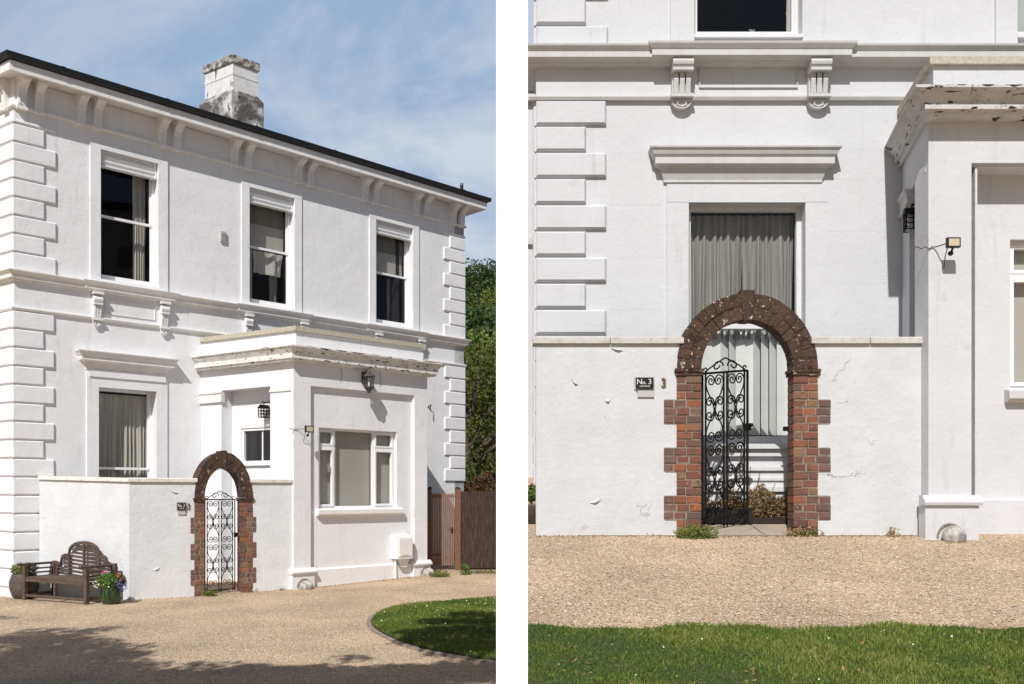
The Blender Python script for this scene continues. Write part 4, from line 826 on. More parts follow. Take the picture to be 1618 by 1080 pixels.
def archway(F, uc, ho, hi_, zg, zs, rz, th, label, seed, sq, courses_, qh):
    """brick piers, caps and a two-ring arch; ho/hi_ half widths, rz vertical outer radius"""
    rg = random.Random(seed); r = thing('brick_archway', F.P(uc, zg, 0), label, 'archway'); pr = .012
    ch = (zs-.07-zg)/courses_
    for s_ in (-1, 1):
        b = MB(); e0, e1 = sorted((uc+s_*hi_, uc+s_*ho)); b.mi = 0
        b.box(F, e0+.008, e1-.008, zg-.2, zs-.07, -th-.008, pr-.008)
        b.mi = 1; w = e1-e0
        for k in range(-1, courses_):
            z0 = zg+k*ch+.005; z1 = zg+(k+1)*ch-.005; odd = (k+(s_ > 0)) % 2
            ext = sq if (k >= 2 and (courses_-1-k) >= 2 and ((courses_-1-k-3) % qh) < 3) else 0
            lo, hi2 = (e0-ext, e1) if s_ < 0 else (e0, e1+ext)
            if ext: b.mi = 0; b.box(F, lo+.01, hi2-.01, z0-.006, z1+.006, -.05, pr-.004); b.mi = 1
            split = .36 if odd else .62
            cuts = [lo]+([lo+(hi2-lo)*split] if not ext else [lo+(hi2-lo)*(.34 if odd else .26), lo+(hi2-lo)*(.68 if odd else .60)])+[hi2]
            for i in range(len(cuts)-1):
                o_ = pr+rg.uniform(-.004, .006); g0 = .0 if i == 0 else .005; g1 = .0 if i == len(cuts)-2 else .005
                isq = ext and ((i == 0) if s_ < 0 else (i == len(cuts)-2))
                b.mi = 2 if isq else 1
                b.cham(F, cuts[i]+g0, cuts[i+1]-g1, z0, z1, -th*.5 if not isq else -.03, o_, .006, rg.random())
            b.mi = 1
            for t0, t1 in ((-th, -th*.5-.005),): b.cham(F, e0, e1, z0, z1, t0, t1, .004, rg.random())
        b.build('pier', ['mortar', 'brick', 'qbrick'], r)
        b = MB(); b.box(F, e0-.012, e1+.012, zs-.068, zs-.035, -th-.02, pr+.015, .3, .003); b.box(F, e0-.022, e1+.022, zs-.034, zs-.002, -th-.025, pr+.025, .6, .004); b.build('impost', 'archbrick', r)
    b = MB(); k_ = ho/rz; rm = rz*(hi_/ho); Rm = (rz+rm)/2
    pa = lambda rr, a, n: F.P(uc+k_*rr*math.cos(a), zs+rr*math.sin(a), n)
    n = 40; b.mi = 0
    for i in range(n):
        a0, a1 = math.pi*i/n, math.pi*(i+1)/n; r0, r1 = rm+.008, rz-.008
        b.hexa([pa(r0, a0, -th), pa(r0, a0, 0), pa(r1, a0, 0), pa(r1, a0, -th), pa(r0, a1, -th), pa(r0, a1, 0), pa(r1, a1, 0), pa(r1, a1, -th)])
    b.mi = 1
    for (r0, r1, cnt) in ((rm, Rm-.004, 17), (Rm+.004, rz, 21)):
        for i in range(cnt):
            a0, a1 = math.pi*(i+.03)/cnt, math.pi*(i+.97)/cnt
            if a0 < math.pi/2+.06 and a1 > math.pi/2-.06: a0, a1 = (a0, min(a1, math.pi/2-.055)) if i < cnt/2-.5 else (max(a0, math.pi/2+.055), a1)
            if a1-a0 < .03: continue
            o_ = pr+rg.uniform(-.008, .010); q0, q1 = r0+rg.uniform(-.003, .003), r1+rg.uniform(-.005, .005); v = rg.random(); am = (a0+a1)/2
            for (x, y) in ((a0, am), (am, a1)):
                b.hexa([pa(q0, x, -th-.01), pa(q0, x, o_), pa(q1, x, o_), pa(q1, x, -th-.01), pa(q0, y, -th-.01), pa(q0, y, o_), pa(q1, y, o_), pa(q1, y, -th-.01)], v)
    b.build('arch', ['mortard', 'archbrick'], r)
    b = MB(); c0, c1 = .042, .075; q0, q1 = rm-.01, rz+.025
    b.hexa([F.P(uc-k_*c0, zs+q0, -th-.015), F.P(uc-k_*c0, zs+q0, .03), F.P(uc+k_*c0, zs+q0, .03), F.P(uc+k_*c0, zs+q0, -th-.015), F.P(uc-k_*c1, zs+q1, -th-.015), F.P(uc-k_*c1, zs+q1, .035), F.P(uc+k_*c1, zs+q1, .035), F.P(uc+k_*c1, zs+q1, -th-.015)], .5)
    b.build('keystone', 'archbrick', r)
    return r
zsL = FW.z(353, 786); rzL = FW.z(353, 714)-zsL
archway(FW, uc, ho, hi_, gl(15.7), zsL, rzL, .34, 'weathered brick archway in the oblique garden wall, beside the porch', 11, .062, 18, 5)
def spiral(c, r, t0, t1, n=14, shrink=.72):
    return [(c[0]+r*(1-shrink*i/n)*math.cos(t0+(t1-t0)*i/n), c[1]+r*(1-shrink*i/n)*math.sin(t0+(t1-t0)*i/n)) for i in range(n+1)]
def bez(p0, p1, p2, p3, n=10):
    return [tuple((1-t)**3*a+3*(1-t)**2*t*b_+3*(1-t)*t*t*c+t**3*d for a, b_, c, d in zip(p0, p1, p2, p3)) for t in [i/n for i in range(n+1)]]
def gate(G, w, z0, z1, rake, label, r_=.011, kx=1, name='garden_gate'):
    """iron gate of two scrolled panels; G: frame of the leaf, rake: rise towards the free edge"""
    r = thing(name, G.P(0, z0, 0), label, 'gate'); Z = lambda u, z: z+rake*u/w
    P = lambda u, z, n=0: G.P(u, Z(u, z), n)
    b = MB(); m = w/2
    for u in (0, w*.07, m-w*.035, m+w*.035, w-w*.07, w): b.tube([P(u, z0), P(u, z1)], r_*(1.25 if u in (0, w) else .95), 6)
    for z in (z0+.03, z1): b.tube([P(0, z), P(w, z)], r_*1.1, 6)
    b.tube([P(0, z0+.14), P(w, z0+.14)], r_*.8, 6) if False else None
    b.build('frame', 'iron', r)
    h = z1-z0-.04; zb_ = z0+.04
    for a, c in ((w*.07, m-w*.035), (m+w*.035, w-w*.07)):
        pw = (c-a)/2; cx = (a+c)/2; b = MB(); T_ = lambda pts: b.tube([P(cx+u*pw, zb_+v*h) for u, v in pts], r_*.72, 5)
        asp = pw/h
        for s_ in (-1, 1):
            def sp(cu, cv, r0, t0, t1): return [(s_*(cu+r0*(1-.75*i/12)*math.cos(t0+(t1-t0)*i/12)), cv+asp*r0*(1-.75*i/12)*math.sin(t0+(t1-t0)*i/12)) for i in range(13)]
            for (vt, vb) in ((.985, .525), (.50, .04)):
                H = vt-vb; y_ = lambda t: vb+H*t
                # heart top: curl near the middle, out to the side, in to the centre, out to a lower curl
                T_(sp(.42, y_(.915), .36, math.pi*1.0, math.pi*3.2)); T_([(s_*u, v) for u, v in bez((.06, y_(.915)), (.06, y_(1.03)), (.95, y_(1.03)), (.95, y_(.88)))]); T_([(s_*u, v) for u, v in bez((.95, y_(.88)), (.95, y_(.74)), (.10, y_(.62)), (.04, y_(.46)))])
                T_([(s_*u, v) for u, v in bez((.04, y_(.54)), (.04, y_(.64)), (.35, y_(.70)), (.70, y_(.655)))]); T_(sp(.58, y_(.60), .36, math.pi*.42, -math.pi*1.75))
                T_([(s_*u, v) for u, v in bez((.04, y_(.46)), (.04, y_(.34)), (.35, y_(.28)), (.70, y_(.345)))]); T_(sp(.58, y_(.40), .36, -math.pi*.42, math.pi*1.75))
                T_([(s_*u, v) for u, v in bez((.04, y_(.50)), (.10, y_(.38)), (.95, y_(.26)), (.95, y_(.12)))]); T_([(s_*u, v) for u, v in bez((.95, y_(.12)), (.95, y_(-.03)), (.06, y_(-.03)), (.06, y_(.085)))]); T_(sp(.42, y_(.085), .36, math.pi*1.0, -math.pi*1.2))
        b.build('scroll_panel', 'iron', r)
    b = MB(); ov = .135
    for s_ in (-1, 1):
        b.tube([P(m+s_*t*w/2*.86, z1+ov*(1-t)**.8+.01) for t in [i/10 for i in range(11)]], r_*.8, 5)
        b.tube([P(m+s_*(.075*w/.45+.055*w/.45*(1-.7*i/12)*math.cos(math.pi*(1-2*i/12))), z1+.065+.055*(1-.7*i/12)*math.sin(math.pi*(1-2.2*i/12))) for i in range(13)], r_*.8, 5)
        b.tube([P(m+s_*w*.43+s_*.028*(1-.6*i/8)*math.cos(i*.7), z1+.03+.03*(1-.6*i/8)*math.sin(i*.7)) for i in range(9)], r_*.7, 5)
    b.build('cresting', 'iron', r)
    b = MB(); b.box(G, w-.01, w+.035, z0+rake+(z1-z0)*.585, z0+rake+(z1-z0)*.635, -.02, .02); b.blob(P(w+.025, z0+(z1-z0)*.62, .03), (.022, .022, .022), 2, 8, 6, .02); b.build('latch', 'iron', r)
    b = MB()
    for t in (.12, .93): b.box(G, -.06, .0, z0+(z1-z0)*t-.015, z0+(z1-z0)*t+.015, -.012, .012)
    b.build('hinge', 'iron', r)
    return r
gA = Vector(FW.xy(uc-hi_+.015, -.04)); gd = Vector(((371-PX)/FP*16.02, 16.02))-gA
GG = Frame(gA, gd)
gate(GG, gd.length-.0, gl(16)+.03, zsL-.03, .0, 'black wrought iron gate with scrolls filling the brick arch next to the bench wall', .009)
# name plate and numeral
def text_mesh(s, size, F, u, z, n, m, parent=None, name='lettering', ext=.002, align='CENTER', su=1.0):
    c = bpy.data.curves.new(name, 'FONT'); c.body = s; c.size = size; c.extrude = ext; c.align_x = align; c.align_y = 'CENTER'; c.resolution_u = 3
    o = bpy.data.objects.new(name, c); COL.objects.link(o); bpy.context.view_layer.update()
    me = bpy.data.meshes.new_from_object(o); bpy.data.objects.remove(o)
    org = ORG[parent.name] if parent else Vector(F.P(u, z, n))
    for v in me.vertices: v.co = Vector(F.P(u+v.co.x*su, z+v.co.y, n+v.co.z))-org
    me.materials.clear(); me.materials.append(M[m]); o = bpy.data.objects.new(name, me); COL.objects.link(o)
    if parent: o.parent = parent
    else: o.location = org
    ORG[o.name] = org; return o
def plaque(F, u0, u1, z0, z1, label, su=1.0):
    r = thing('name_plate', F.P(u0, z0, 0), label, 'sign'); h = z1-z0; w = u1-u0; uc_ = (u0+u1)/2
    b = MB(); b.box(F, u0-.015*su, u1+.015*su, z0-.012, z1+.012, 0, .012); b.build('backing', 'greyp', r); b = MB(); b.cham(F, u0, u1, z0, z1, .012, .045, .004); b.build('plate', 'sign', r)
    text_mesh('N', h*.72, F, uc_-w*.30, z0+h*.58, .046, 'letter', r, su=su); text_mesh('o.', h*.55, F, uc_-w*.02, z0+h*.535, .046, 'letter', r, su=su); text_mesh('3', h*.72, F, uc_+w*.29, z0+h*.58, .046, 'letter', r, su=su)
    text_mesh('DELIVERIES', h*.20, F, uc_, z0+h*.16, .046, 'letter', r, su=su)
    b = MB(); b.box(F, u0+.02*su, u1+.01*su, z0-.085, z0-.014, 0, .02); b.build('lower_tile', 'greyp', r)
def numeral(F, u, z, h, label, su=1.0):
    r = tag(text_mesh('3', h*1.35, F, u, z, .012, 'brass', None, 'house_number', .008, su=su), label, 'number'); r.data.materials[0] = M['brass']
u0, z1 = FW.at(279.5, 794); u1, z0 = FW.at(292.5, 804.5); plaque(FW, u0, u1, z0, z1, 'black No.3 deliveries plate on the oblique garden wall, left of its brick arch', .72)
u_, z_ = FW.at(298, 800); numeral(FW, u_, z_, .105, 'brass figure 3 on the oblique garden wall', .8)
# shrub in the courtyard behind the left gate and a dark planter
p = onL(352, 893); b = MB()

def flakes(F, wall, spots, m):
    for (px_, py_, w, h, k) in spots:
        u, z = F.at(px_, py_); b = MB(); rg = random.Random(px_); n = 6; lo = []; hi = []
        for i in range(n+1):
            t = i/n; lo.append((u-w/2+w*t, z+k*w*(t-.5)-h*.5*math.sin(math.pi*t)+rg.uniform(-.15, .15)*h)); hi.append((u-w/2+w*t, z+k*w*(t-.5)+h*.35*math.sin(math.pi*t)))
        for i in range(n):
            b.add([F.P(*hi[i], .001), F.P(*hi[i+1], .001), F.P(*lo[i+1], .004+.02*math.sin(math.pi*(i+1)/n)), F.P(*lo[i], .004+.02*math.sin(math.pi*i/n))], [(0, 1, 2, 3), (3, 2, 1, 0)][:1])
        b.build('loose_flake', m, wall)
        b = MB(); b.side(F, [(a, c-h*.12) for a, c in lo]+[(a, c) for a, c in hi[::-1]], -.002, .0012); b.build('bare_patch', 'mortar', wall)
flakes(FW, bpy.data.objects['garden_wall'], [(247, 898, .11, .03, .35), (275, 776, .14, .03, -.3)], 'gwallL')
# ---------------------------------------------------------------- bench, pots
FBn = Frame((-7.98, 15.0), (1.36, -.66))     # front legs line; n points towards the camera, depth is -n
def bench():
    F0_, K_ = FBn, .84
    class Sc:
        def P(q, u, z, n=0): return F0_.P(u, z*K_, n)
        def xy(q, u, n=0): return F0_.xy(u, n)
        n = F0_.n
    B_ = Sc()
    g0 = 0.0; r = thing('garden_bench', B_.P(.75, g0, -.28), 'weathered teak garden bench with arched slatted back against the white wall', 'bench'); w = 1.50; d = .54
    for (u, n, h, nm) in ((.03, 0, .66, 0), (w-.03, 0, .66, 0), (.03, -d, .66, 1), (w-.03, -d, .66, 1)):
        b = MB(); b.box(B_, u-.032, u+.032, g0, h, n-.03, n+.03); b.build('leg', 'teak', r)
    b = MB(); b.box(B_, .065, w-.065, .36, .42, -.02, .02); b.box(B_, .065, w-.065, .07, .11, -.02, .02); b.box(B_, w/2-.02, w/2+.02, .11, .36, -.015, .015)
    for u in (.03, w-.03): b.box(B_, u-.02, u+.02, .07, .12, -d+.03, -.03); b.box(B_, u-.02, u+.02, .36, .41, -d+.03, -.03)
    b.build('rail', 'teak', r)
    b = MB()
    for k in range(6): n = -d+.05+k*.085; b.box(B_, .0, w, .425, .45, n, n+.068)
    b.build('seat', 'teak', r)
    for u in (.03, w-.03):
        b = MB(); b.side(Frame(B_.xy(u-.035), -B_.n), [(a_-0, c_*K_) for a_, c_ in [(-.04, .66), (d+.02, .66), (d+.02, .70), (-.02, .70), (-.055, .72), (-.075, .69)]], -.07, .0); 
        for zz in (.50, .58): b.box(B_, u-.015, u+.015, zz, zz+.03, -d+.03, -.03)
        b.build('armrest', 'teak', r)
    # back: arched top rail with shoulders, posts and slats
    top = lambda t: (.72 if t < .05 else .72-.03*math.sin((t-.05)/.1*math.pi) if t < .15 else .83+.04*math.sin((t-.15)/.11*math.pi) if t < .26 else .92+.21*math.sin(math.acos(min(1, abs(t-.5)/.24))))
    b = MB(); N = 40; pts = []
    for i in range(N+1):
        t = i/N; s_ = min(t, 1-t); pts.append((t*w, top(s_)))
    for i in range(N):
        (ua, za), (ub, zb_) = pts[i], pts[i+1]; hh = .06
        b.hexa([B_.P(ua, za-hh, -d-.02), B_.P(ua, za-hh, -d+.02), B_.P(ub, zb_-hh, -d+.02), B_.P(ub, zb_-hh, -d-.02), B_.P(ua, za, -d-.02), B_.P(ua, za, -d+.02), B_.P(ub, zb_, -d+.02), B_.P(ub, zb_, -d-.02)])
    for u in (.05, .10, w*.26, w*.5, w*.74, w-.10, w-.05):
        t = u/w; b.box(B_, u-.02, u+.02, .45, top(min(t, 1-t))-.03, -d-.015, -d+.015)
    b.build('back_frame', 'teak', r)
    b = MB(); z = .50
    while z < 1.06:
        lim = [u for u in [i*w/80 for i in range(81)] if top(min(u/w, 1-u/w))-.05 > z+.02]
        if lim and lim[-1]-lim[0] > .1: b.box(B_, max(lim[0], .05), min(lim[-1], w-.05), z, z+.028, -d-.008, -d+.008)
        z += .075
    b.build('back_slats', 'teak', r)
bench()
def pot(x, y, zg, prof, m, label, flowers, nleaf, spread, ztop, lm='leaf', cat='potted plant', name='flower_pot', k=24):
    r = thing(name, (x, y, zg), label, cat); b = MB(); b.lathe((x, y, zg), prof+[(prof[-1][0]*.88, prof[-1][1]), (prof[-1][0]*.85, prof[-1][1]-.05)], k); b.build('pot', m, r, smooth=True)
    b = MB(); b.lathe((x, y, zg+prof[-1][1]-.05), [(prof[-1][0]*.86, 0), (prof[-1][0]*.86, .01)], k); b.build('soil', 'soil', r)
    b = MB(); b.leaves(rc((x, y, zg+ztop), spread, nleaf, .1), .05)
    for i in range(14):
        q_ = rc((x, y, zg+ztop), spread, 1)[0]; b.tube([(x, y, zg+prof[-1][1]-.04), tuple((np.array((x, y, zg+prof[-1][1]))+q_)/2), tuple(q_)], .004, 4)
    b.build('foliage', lm, r)
    for (fm, n, off, sp, sz) in flowers:
        b = MB()
        for c in rc((x+off[0], y+off[1], zg+ztop+off[2]), sp, n): b.leaves(rc(c, (sz, sz, sz*.7), 9), sz*1.1, .5, .9)
        b.build('flowers', fm, r, label={'fl_pink': 'pink blooms', 'fl_red': 'red blooms', 'fl_coral': 'coral blooms', 'fl_blue': 'blue trailing flowers', 'fl_white': 'cream blooms', 'fl_yellow': 'yellow blooms'}[fm])
x, y = -6.30, 14.42
pot(x, y, 0, [(.11, 0), (.13, .02), (.155, .12), (.16, .20), (.14, .27), (.145, .29)], 'gpot', 'green glazed pot of pink, coral and blue flowers at the right end of the bench',
    [('fl_pink', 5, (-.10, -.03, .15), (.06, .05, .02), .024), ('fl_coral', 6, (.12, -.03, .10), (.07, .06, .03), .024), ('fl_red', 5, (.20, -.05, .03), (.05, .06, .06), .02), ('fl_blue', 60, (.15, -.06, -.05), (.13, .08, .13), .02), ('fl_white', 16, (-.12, -.08, -.03), (.14, .08, .08), .018)], 900, (.24, .18, .13), .36)
pot(-8.08, 15.2, 0, [(.14, 0), (.18, .04), (.22, .17), (.225, .28), (.19, .38), (.18, .41)], 'urn', 'large grey brown urn with pale flowers at the left end of the bench',
    [('fl_white', 14, (0, 0, .03), (.2, .15, .08), .02), ('fl_pink', 6, (.12, 0, .05), (.1, .1, .05), .025)], 600, (.22, .17, .11), .48, 'leafy')
# ---------------------------------------------------------------- fence and side gate
Yf = 19.35; FF = Frame(pt(676, 0, Yf)[:2], (1, .05)); zg_ = gl(Yf)
r = thing('fence_gate', FF.P(.1, zg_, 0), 'narrow pale brown boarded gate between two posts beside the porch', 'gate'); b = MB()
u0, u1 = FF.u(682), FF.u(718); zt = FF.z(700, 779); n = 13
for i in range(n): b.box(FF, u0+(u1-u0)*i/n+.002, u0+(u1-u0)*(i+1)/n-.009, FF.z(700, 893), zt+random.uniform(-.01, .01), -.02, random.uniform(-.003, .004), random.random())
b.build('boards', 'fgate', r); b = MB(); b.box(FF, u0, u1, zt-.09, zt-.03, -.055, -.021); b.box(FF, u0, u1, .4, .47, -.055, -.021); b.build('rail', 'fgate', r)
b = MB(); u_, z_ = FF.at(714.5, 837); b.box(FF, u_-.012, u_+.012, z_-.06, z_+.06, .004, .02); b.tube([FF.P(u_, z_+.02, .02), FF.P(u_, z_+.02, .06), FF.P(u_-.06, z_+.01, .06)], .012, 6); b.build('handle', 'iron', r)
r = thing('timber_fence', FF.P(1.2, zg_, 0), 'dark brown close boarded timber fence right of the boarded gate', 'fence'); b = MB(); u0, u1 = FF.u(728), FF.u(803); n = 15
for i in range(n):
    a = u0+(u1-u0)*i/n; c = u0+(u1-u0)*(i+1)/n+.01
    b.hexa([FF.P(a, zg_+.04, -.02), FF.P(a, zg_+.04, -.008), FF.P(c, zg_+.04, .006), FF.P(c, zg_+.04, -.02+.014), FF.P(a, FF.z(728, 776)+random.uniform(-.006, .006), -.02), FF.P(a, FF.z(728, 776), -.008), FF.P(c, FF.z(728, 776), .006), FF.P(c, FF.z(728, 776), -.006)], random.random())
b.build('boards', 'fence', r); b = MB(); b.box(FF, u0, u1, zg_-.05, zg_+.10, -.035, -.022); b.build('gravel_board', 'fence', r)
for (px0, px1, pyt, lab) in ((676, 682, 768, 'slim grey brown post at the hinge side of the boarded gate'), (718.5, 728, 768, 'thicker brown post between the boarded gate and the fence')):
    r = thing('fence_post', FF.P(FF.u(px0), zg_, 0), lab, 'post'); b = MB(); a, c = FF.u(px0), FF.u(px1); z_ = FF.z(px0, pyt+4); b.box(FF, a+.003, c-.003, zg_-.1, z_, -.06, .035); b.build('shaft', 'fpost', r)
    b = MB(); b.hexa([FF.P(a-.008, z_, -.07), FF.P(a-.008, z_, .045), FF.P(c+.008, z_, .045), FF.P(c+.008, z_, -.07), FF.P((a+c)/2-.02, z_+.045, -.03), FF.P((a+c)/2-.02, z_+.045, 0), FF.P((a+c)/2+.02, z_+.045, 0), FF.P((a+c)/2+.02, z_+.045, -.03)]); b.build('post_cap', 'fence', r)

# ================================================================ RIGHT HOUSE (seen square on), its yard a little higher
D0, DP, D1 = 9.06, 8.9, 10.15
OR = Vector(((847-PX)/FP*D1, D1)); FR = Frame(OR, (1, 0)); zr = lambda y: FR.z(900, y); ur = lambda x: FR.u(x)
HR = thing('white_house', (OR.x, OR.y, gr(D1)), 'white house front seen square on, tall curtained window behind the large brick arch', 'house')
WR = 11.0; top = 9.6; zg1 = gr(D1)
sp_ = Vector((.42, 1)).normalized(); BkR = OR+sp_*6; FRs = Frame(BkR, OR-BkR)
ho_u = (ur(1096), ur(1267)); ho_l = (ur(1087), ur(1272)); u2 = (ur(1605), ur(1605)+1.25)
zsu = zr(57); zlb = zr(702); zlt = zr(320)
b = MB(); b.grid(FR, 0, WR, zg1-.4, top, -.3, 0, [(ho_u[0], ho_u[1], zsu, 9.0), (ho_l[0], ho_l[1], zlb, zlt), (u2[0], u2[1], zsu, 9.0)])
b.grid(FRs, 0, 5.86, zg1-.4, top, -.3, 0); b.grid(Frame(FR.xy(WR), (0, 1)), 0, 7, zg1-.4, top, -.3, 0); b.prism([tuple(BkR), (BkR.x+.1, BkR.y+.3), FR.xy(WR, -7.3), FR.xy(WR, -7)], zg1-.4, top)
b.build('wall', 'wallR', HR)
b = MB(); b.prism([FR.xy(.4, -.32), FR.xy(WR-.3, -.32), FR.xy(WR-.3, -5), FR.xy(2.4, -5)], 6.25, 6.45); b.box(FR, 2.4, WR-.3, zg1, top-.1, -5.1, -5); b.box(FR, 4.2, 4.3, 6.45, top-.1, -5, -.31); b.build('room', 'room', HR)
b = MB(); b.prism([FR.xy(-.4, .5), FR.xy(WR+.4, .5), FR.xy(WR+.4, -7.4), tuple(BkR+Vector((-.4, .5)))], top, top+.12); b.build('roof', 'slate', HR)
pR = [BkR, OR, Vector(FR.xy(WR)), Vector(FR.xy(WR, -6))]
ztS = FR.z(900, 70, .20); zlS = zr(153)-.02
b = MB(); b.sweep(pR, [(-.01, ztS), (.23, ztS), (.225, ztS-.02), (.195, ztS-.055), (.185, ztS-.065), (.185, ztS-.125), (.11, ztS-.14), (.09, ztS-.165), (-.01, ztS-.165)]); b.build('string_course', 'trimR', HR)
b = MB(); b.sweep(pR, [(-.01, zlS+.02), (.055, zlS+.02), (.06, zlS+.0), (.045, zlS-.03), (-.01, zlS-.03)]); b.build('lower_moulding', 'trimR', HR)
b = MB(); b.sweep([FR.xy(ur(1053), 0), FR.xy(ur(1053), .03), FR.xy(ur(1308), .03), FR.xy(ur(1308), 0)], [(-.03, ztS+.012), (.235, ztS+.012), (.23, ztS-.01), (.2, ztS-.05), (.19, ztS-.06), (.19, ztS-.12), (.11, ztS-.13), (.09, ztS-.155), (-.03, ztS-.155)]); b.build('window_ledge', 'trimR', HR)
for px_ in (1075, 1289.5): corbel(FR, ur(px_), .225, zr(175), zr(90), .20, 'trimR', HR)
a, c = ur(1104), ur(1260); z0, z1 = zr(139), zr(107); b = MB()
for (x0, x1, y0, y1) in ((a, c, z1-.012, z1), (a, c, z0, z0+.012), (a, a+.012, z0+.012, z1-.012), (c-.012, c, z0+.012, z1-.012)): b.box(FR, x0, x1, y0, y1, -.01, .02)
b.build('panel_moulding', 'trimR', HR)
pq = (529.5-158.5)/9/FP*D1; wl, ws = ur(957), ur(925)
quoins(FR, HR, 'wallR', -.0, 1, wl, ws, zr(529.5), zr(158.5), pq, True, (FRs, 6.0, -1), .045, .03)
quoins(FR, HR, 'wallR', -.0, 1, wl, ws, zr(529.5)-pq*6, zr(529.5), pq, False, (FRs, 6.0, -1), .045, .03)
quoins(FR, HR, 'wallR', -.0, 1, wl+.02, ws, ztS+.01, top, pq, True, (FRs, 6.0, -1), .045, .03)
# upper windows
for k, (a, c) in enumerate((ho_u, u2)):
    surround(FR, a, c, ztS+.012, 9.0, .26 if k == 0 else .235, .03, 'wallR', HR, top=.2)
    w = window(HR, FR, a, c, zsu, 9.0, 7.9, dep=.14, fw=.035, bottom=.10, frame='glossR'); s_ = MB(); s_.box(FR, a, c, zsu-.03, zsu+.008, -.16, .045); s_.build('sill', 'glossR', w)
drape(FR, ho_u[1]-.10, ho_u[1]-.03, zsu+.1, 8.9, -.26, 1, .02, 'wcurt', 'curtain', 'edge of cream curtain at right of the upper window over the brick arch', seed=9)
b = MB(); b.box(FR, u2[0]+.05, u2[1]-.05, zr(35), 8.8, -.26, -.25); b.build('blind', 'netc', HR)
u_, _ = FR.at(1187, 40, -.24); sill_plant(FR.P(u_, zsu+.10, -.24), 'tiny green plant on the sill of the frontal upper window')
# tall ground floor window and hood
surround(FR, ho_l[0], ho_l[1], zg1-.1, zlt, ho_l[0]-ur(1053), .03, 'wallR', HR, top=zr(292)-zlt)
zme = zr(512)
b = MB(); n0, n1 = -.20, -.13; fw = .055
for (x0, x1, y0, y1) in ((ho_l[0], ho_l[0]+fw, zlb, zlt), (ho_l[1]-fw, ho_l[1], zlb, zlt), (ho_l[0]+fw, ho_l[1]-fw, zlt-fw, zlt), (ho_l[0]+fw, ho_l[1]-fw, zlb, zlb+.10), (ho_l[0]+fw, ho_l[1]-fw, zme-.025, zme+.03)): b.box(FR, x0, x1, y0, y1, n0, n1)
w = b.build('window', 'glossR', HR)
for (y0, y1) in ((zlb+.101, zme-.026), (zme+.031, zlt-fw-.001)):
    b = MB(); b.box(FR, ho_l[0]+fw+.001, ho_l[1]-fw-.001, y0, y1, -.18, -.176); b.build('pane', 'glass', w)
b = MB(); b.box(FR, ho_l[0]-.02, ho_l[1]+.02, zlb-.05, zlb+.003, -.2, .10); b.box(FR, ho_l[0], ho_l[1], zlb-.13, zlb-.052, -.1, .055); b.build('sill', 'glossR', w)
b = MB(); b.box(FR, ho_l[0], ho_l[1], zg1-.05, zlb-.29, 0, .05); b.box(FR, ho_l[0], ho_l[1], zlb-.29, zlb-.25, 0, .08); b.box(FR, ho_l[0], ho_l[1], zlb-.40, zlb-.37, .05, .07); b.box(FR, ho_l[0], ho_l[1], zlb-.52, zlb-.47, .05, .085); b.build('apron_panel', 'glossR', w)
hood(FR, FR.u(1028, .2)+.2, FR.u(1332, .2)-.2, zr(289), zr(240), .20, 'trimR', HR)
mid = ur(1182)
drape(FR, ho_l[0]+.05, mid+.01, zme-.12, zlt-.06, -.275, 7, .042, 'curt', 'curtain', 'left sage grey curtain in the tall window above the large brick arch', seed=11, group=None)
drape(FR, mid-.0, ho_l[1]-.05, zme-.12, zlt-.06, -.28, 7, .042, 'curt', 'curtain', 'right sage grey curtain in the tall window above the large brick arch', seed=12)
b = MB(); nb = 13; a, c = ho_l[0]+.05, ho_l[1]-.05
for i in range(nb):
    u0 = a+(c-a)*i/nb; u1 = a+(c-a)*(i+1.12)/nb; tw = random.uniform(-.03, .05)
    b.add([FR.P(u0, zlb+.12, -.29+tw), FR.P(u1, zlb+.12, -.29-tw), FR.P(u1, zme-.03, -.29-tw), FR.P(u0, zme-.03, -.29+tw)], [(0, 1, 2, 3)], random.random())
tag(b.build('vertical_blind', 'vblind', org=FR.P((a+c)/2, zlb, -.29)), 'pale vertical blind in the lower part of the tall window seen through the arch', 'blind')
courses(FR, wl+.06, ur(1051), [zr(529.5)+pq*k for k in (1, 3, 5, 7)], HR, 'wallR'); courses(FR, ur(1308), ur(1415), [zr(529.5)+pq*k for k in (2, 4, 6)], HR, 'wallR')
# back wing glimpsed left of the corner
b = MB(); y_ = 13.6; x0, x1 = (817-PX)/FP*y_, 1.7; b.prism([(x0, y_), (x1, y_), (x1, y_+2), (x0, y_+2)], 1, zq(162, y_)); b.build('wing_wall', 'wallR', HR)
b = MB(); b.prism([(x0-.06, y_-.1), (x1, y_-.1), (x1, y_+2), (x0-.06, y_+2)], zq(162, y_)+.001, zq(150, y_)); b.prism([(x0-.1, y_-.06), (x1, y_-.06), (x1, y_), (x0-.1, y_)], zq(387, y_), zq(377, y_)); b.build('wing_moulding', 'trimR', HR)
b = MB(); b.prism([(x0-.1, y_-.12), (x1, y_-.12), (x1, y_+2), (x0-.1, y_+2)], zq(150, y_)+.001, lambda x, y: zq(95, y_)+.2*(y > y_+1)); b.build('wing_roof', 'slate', HR)
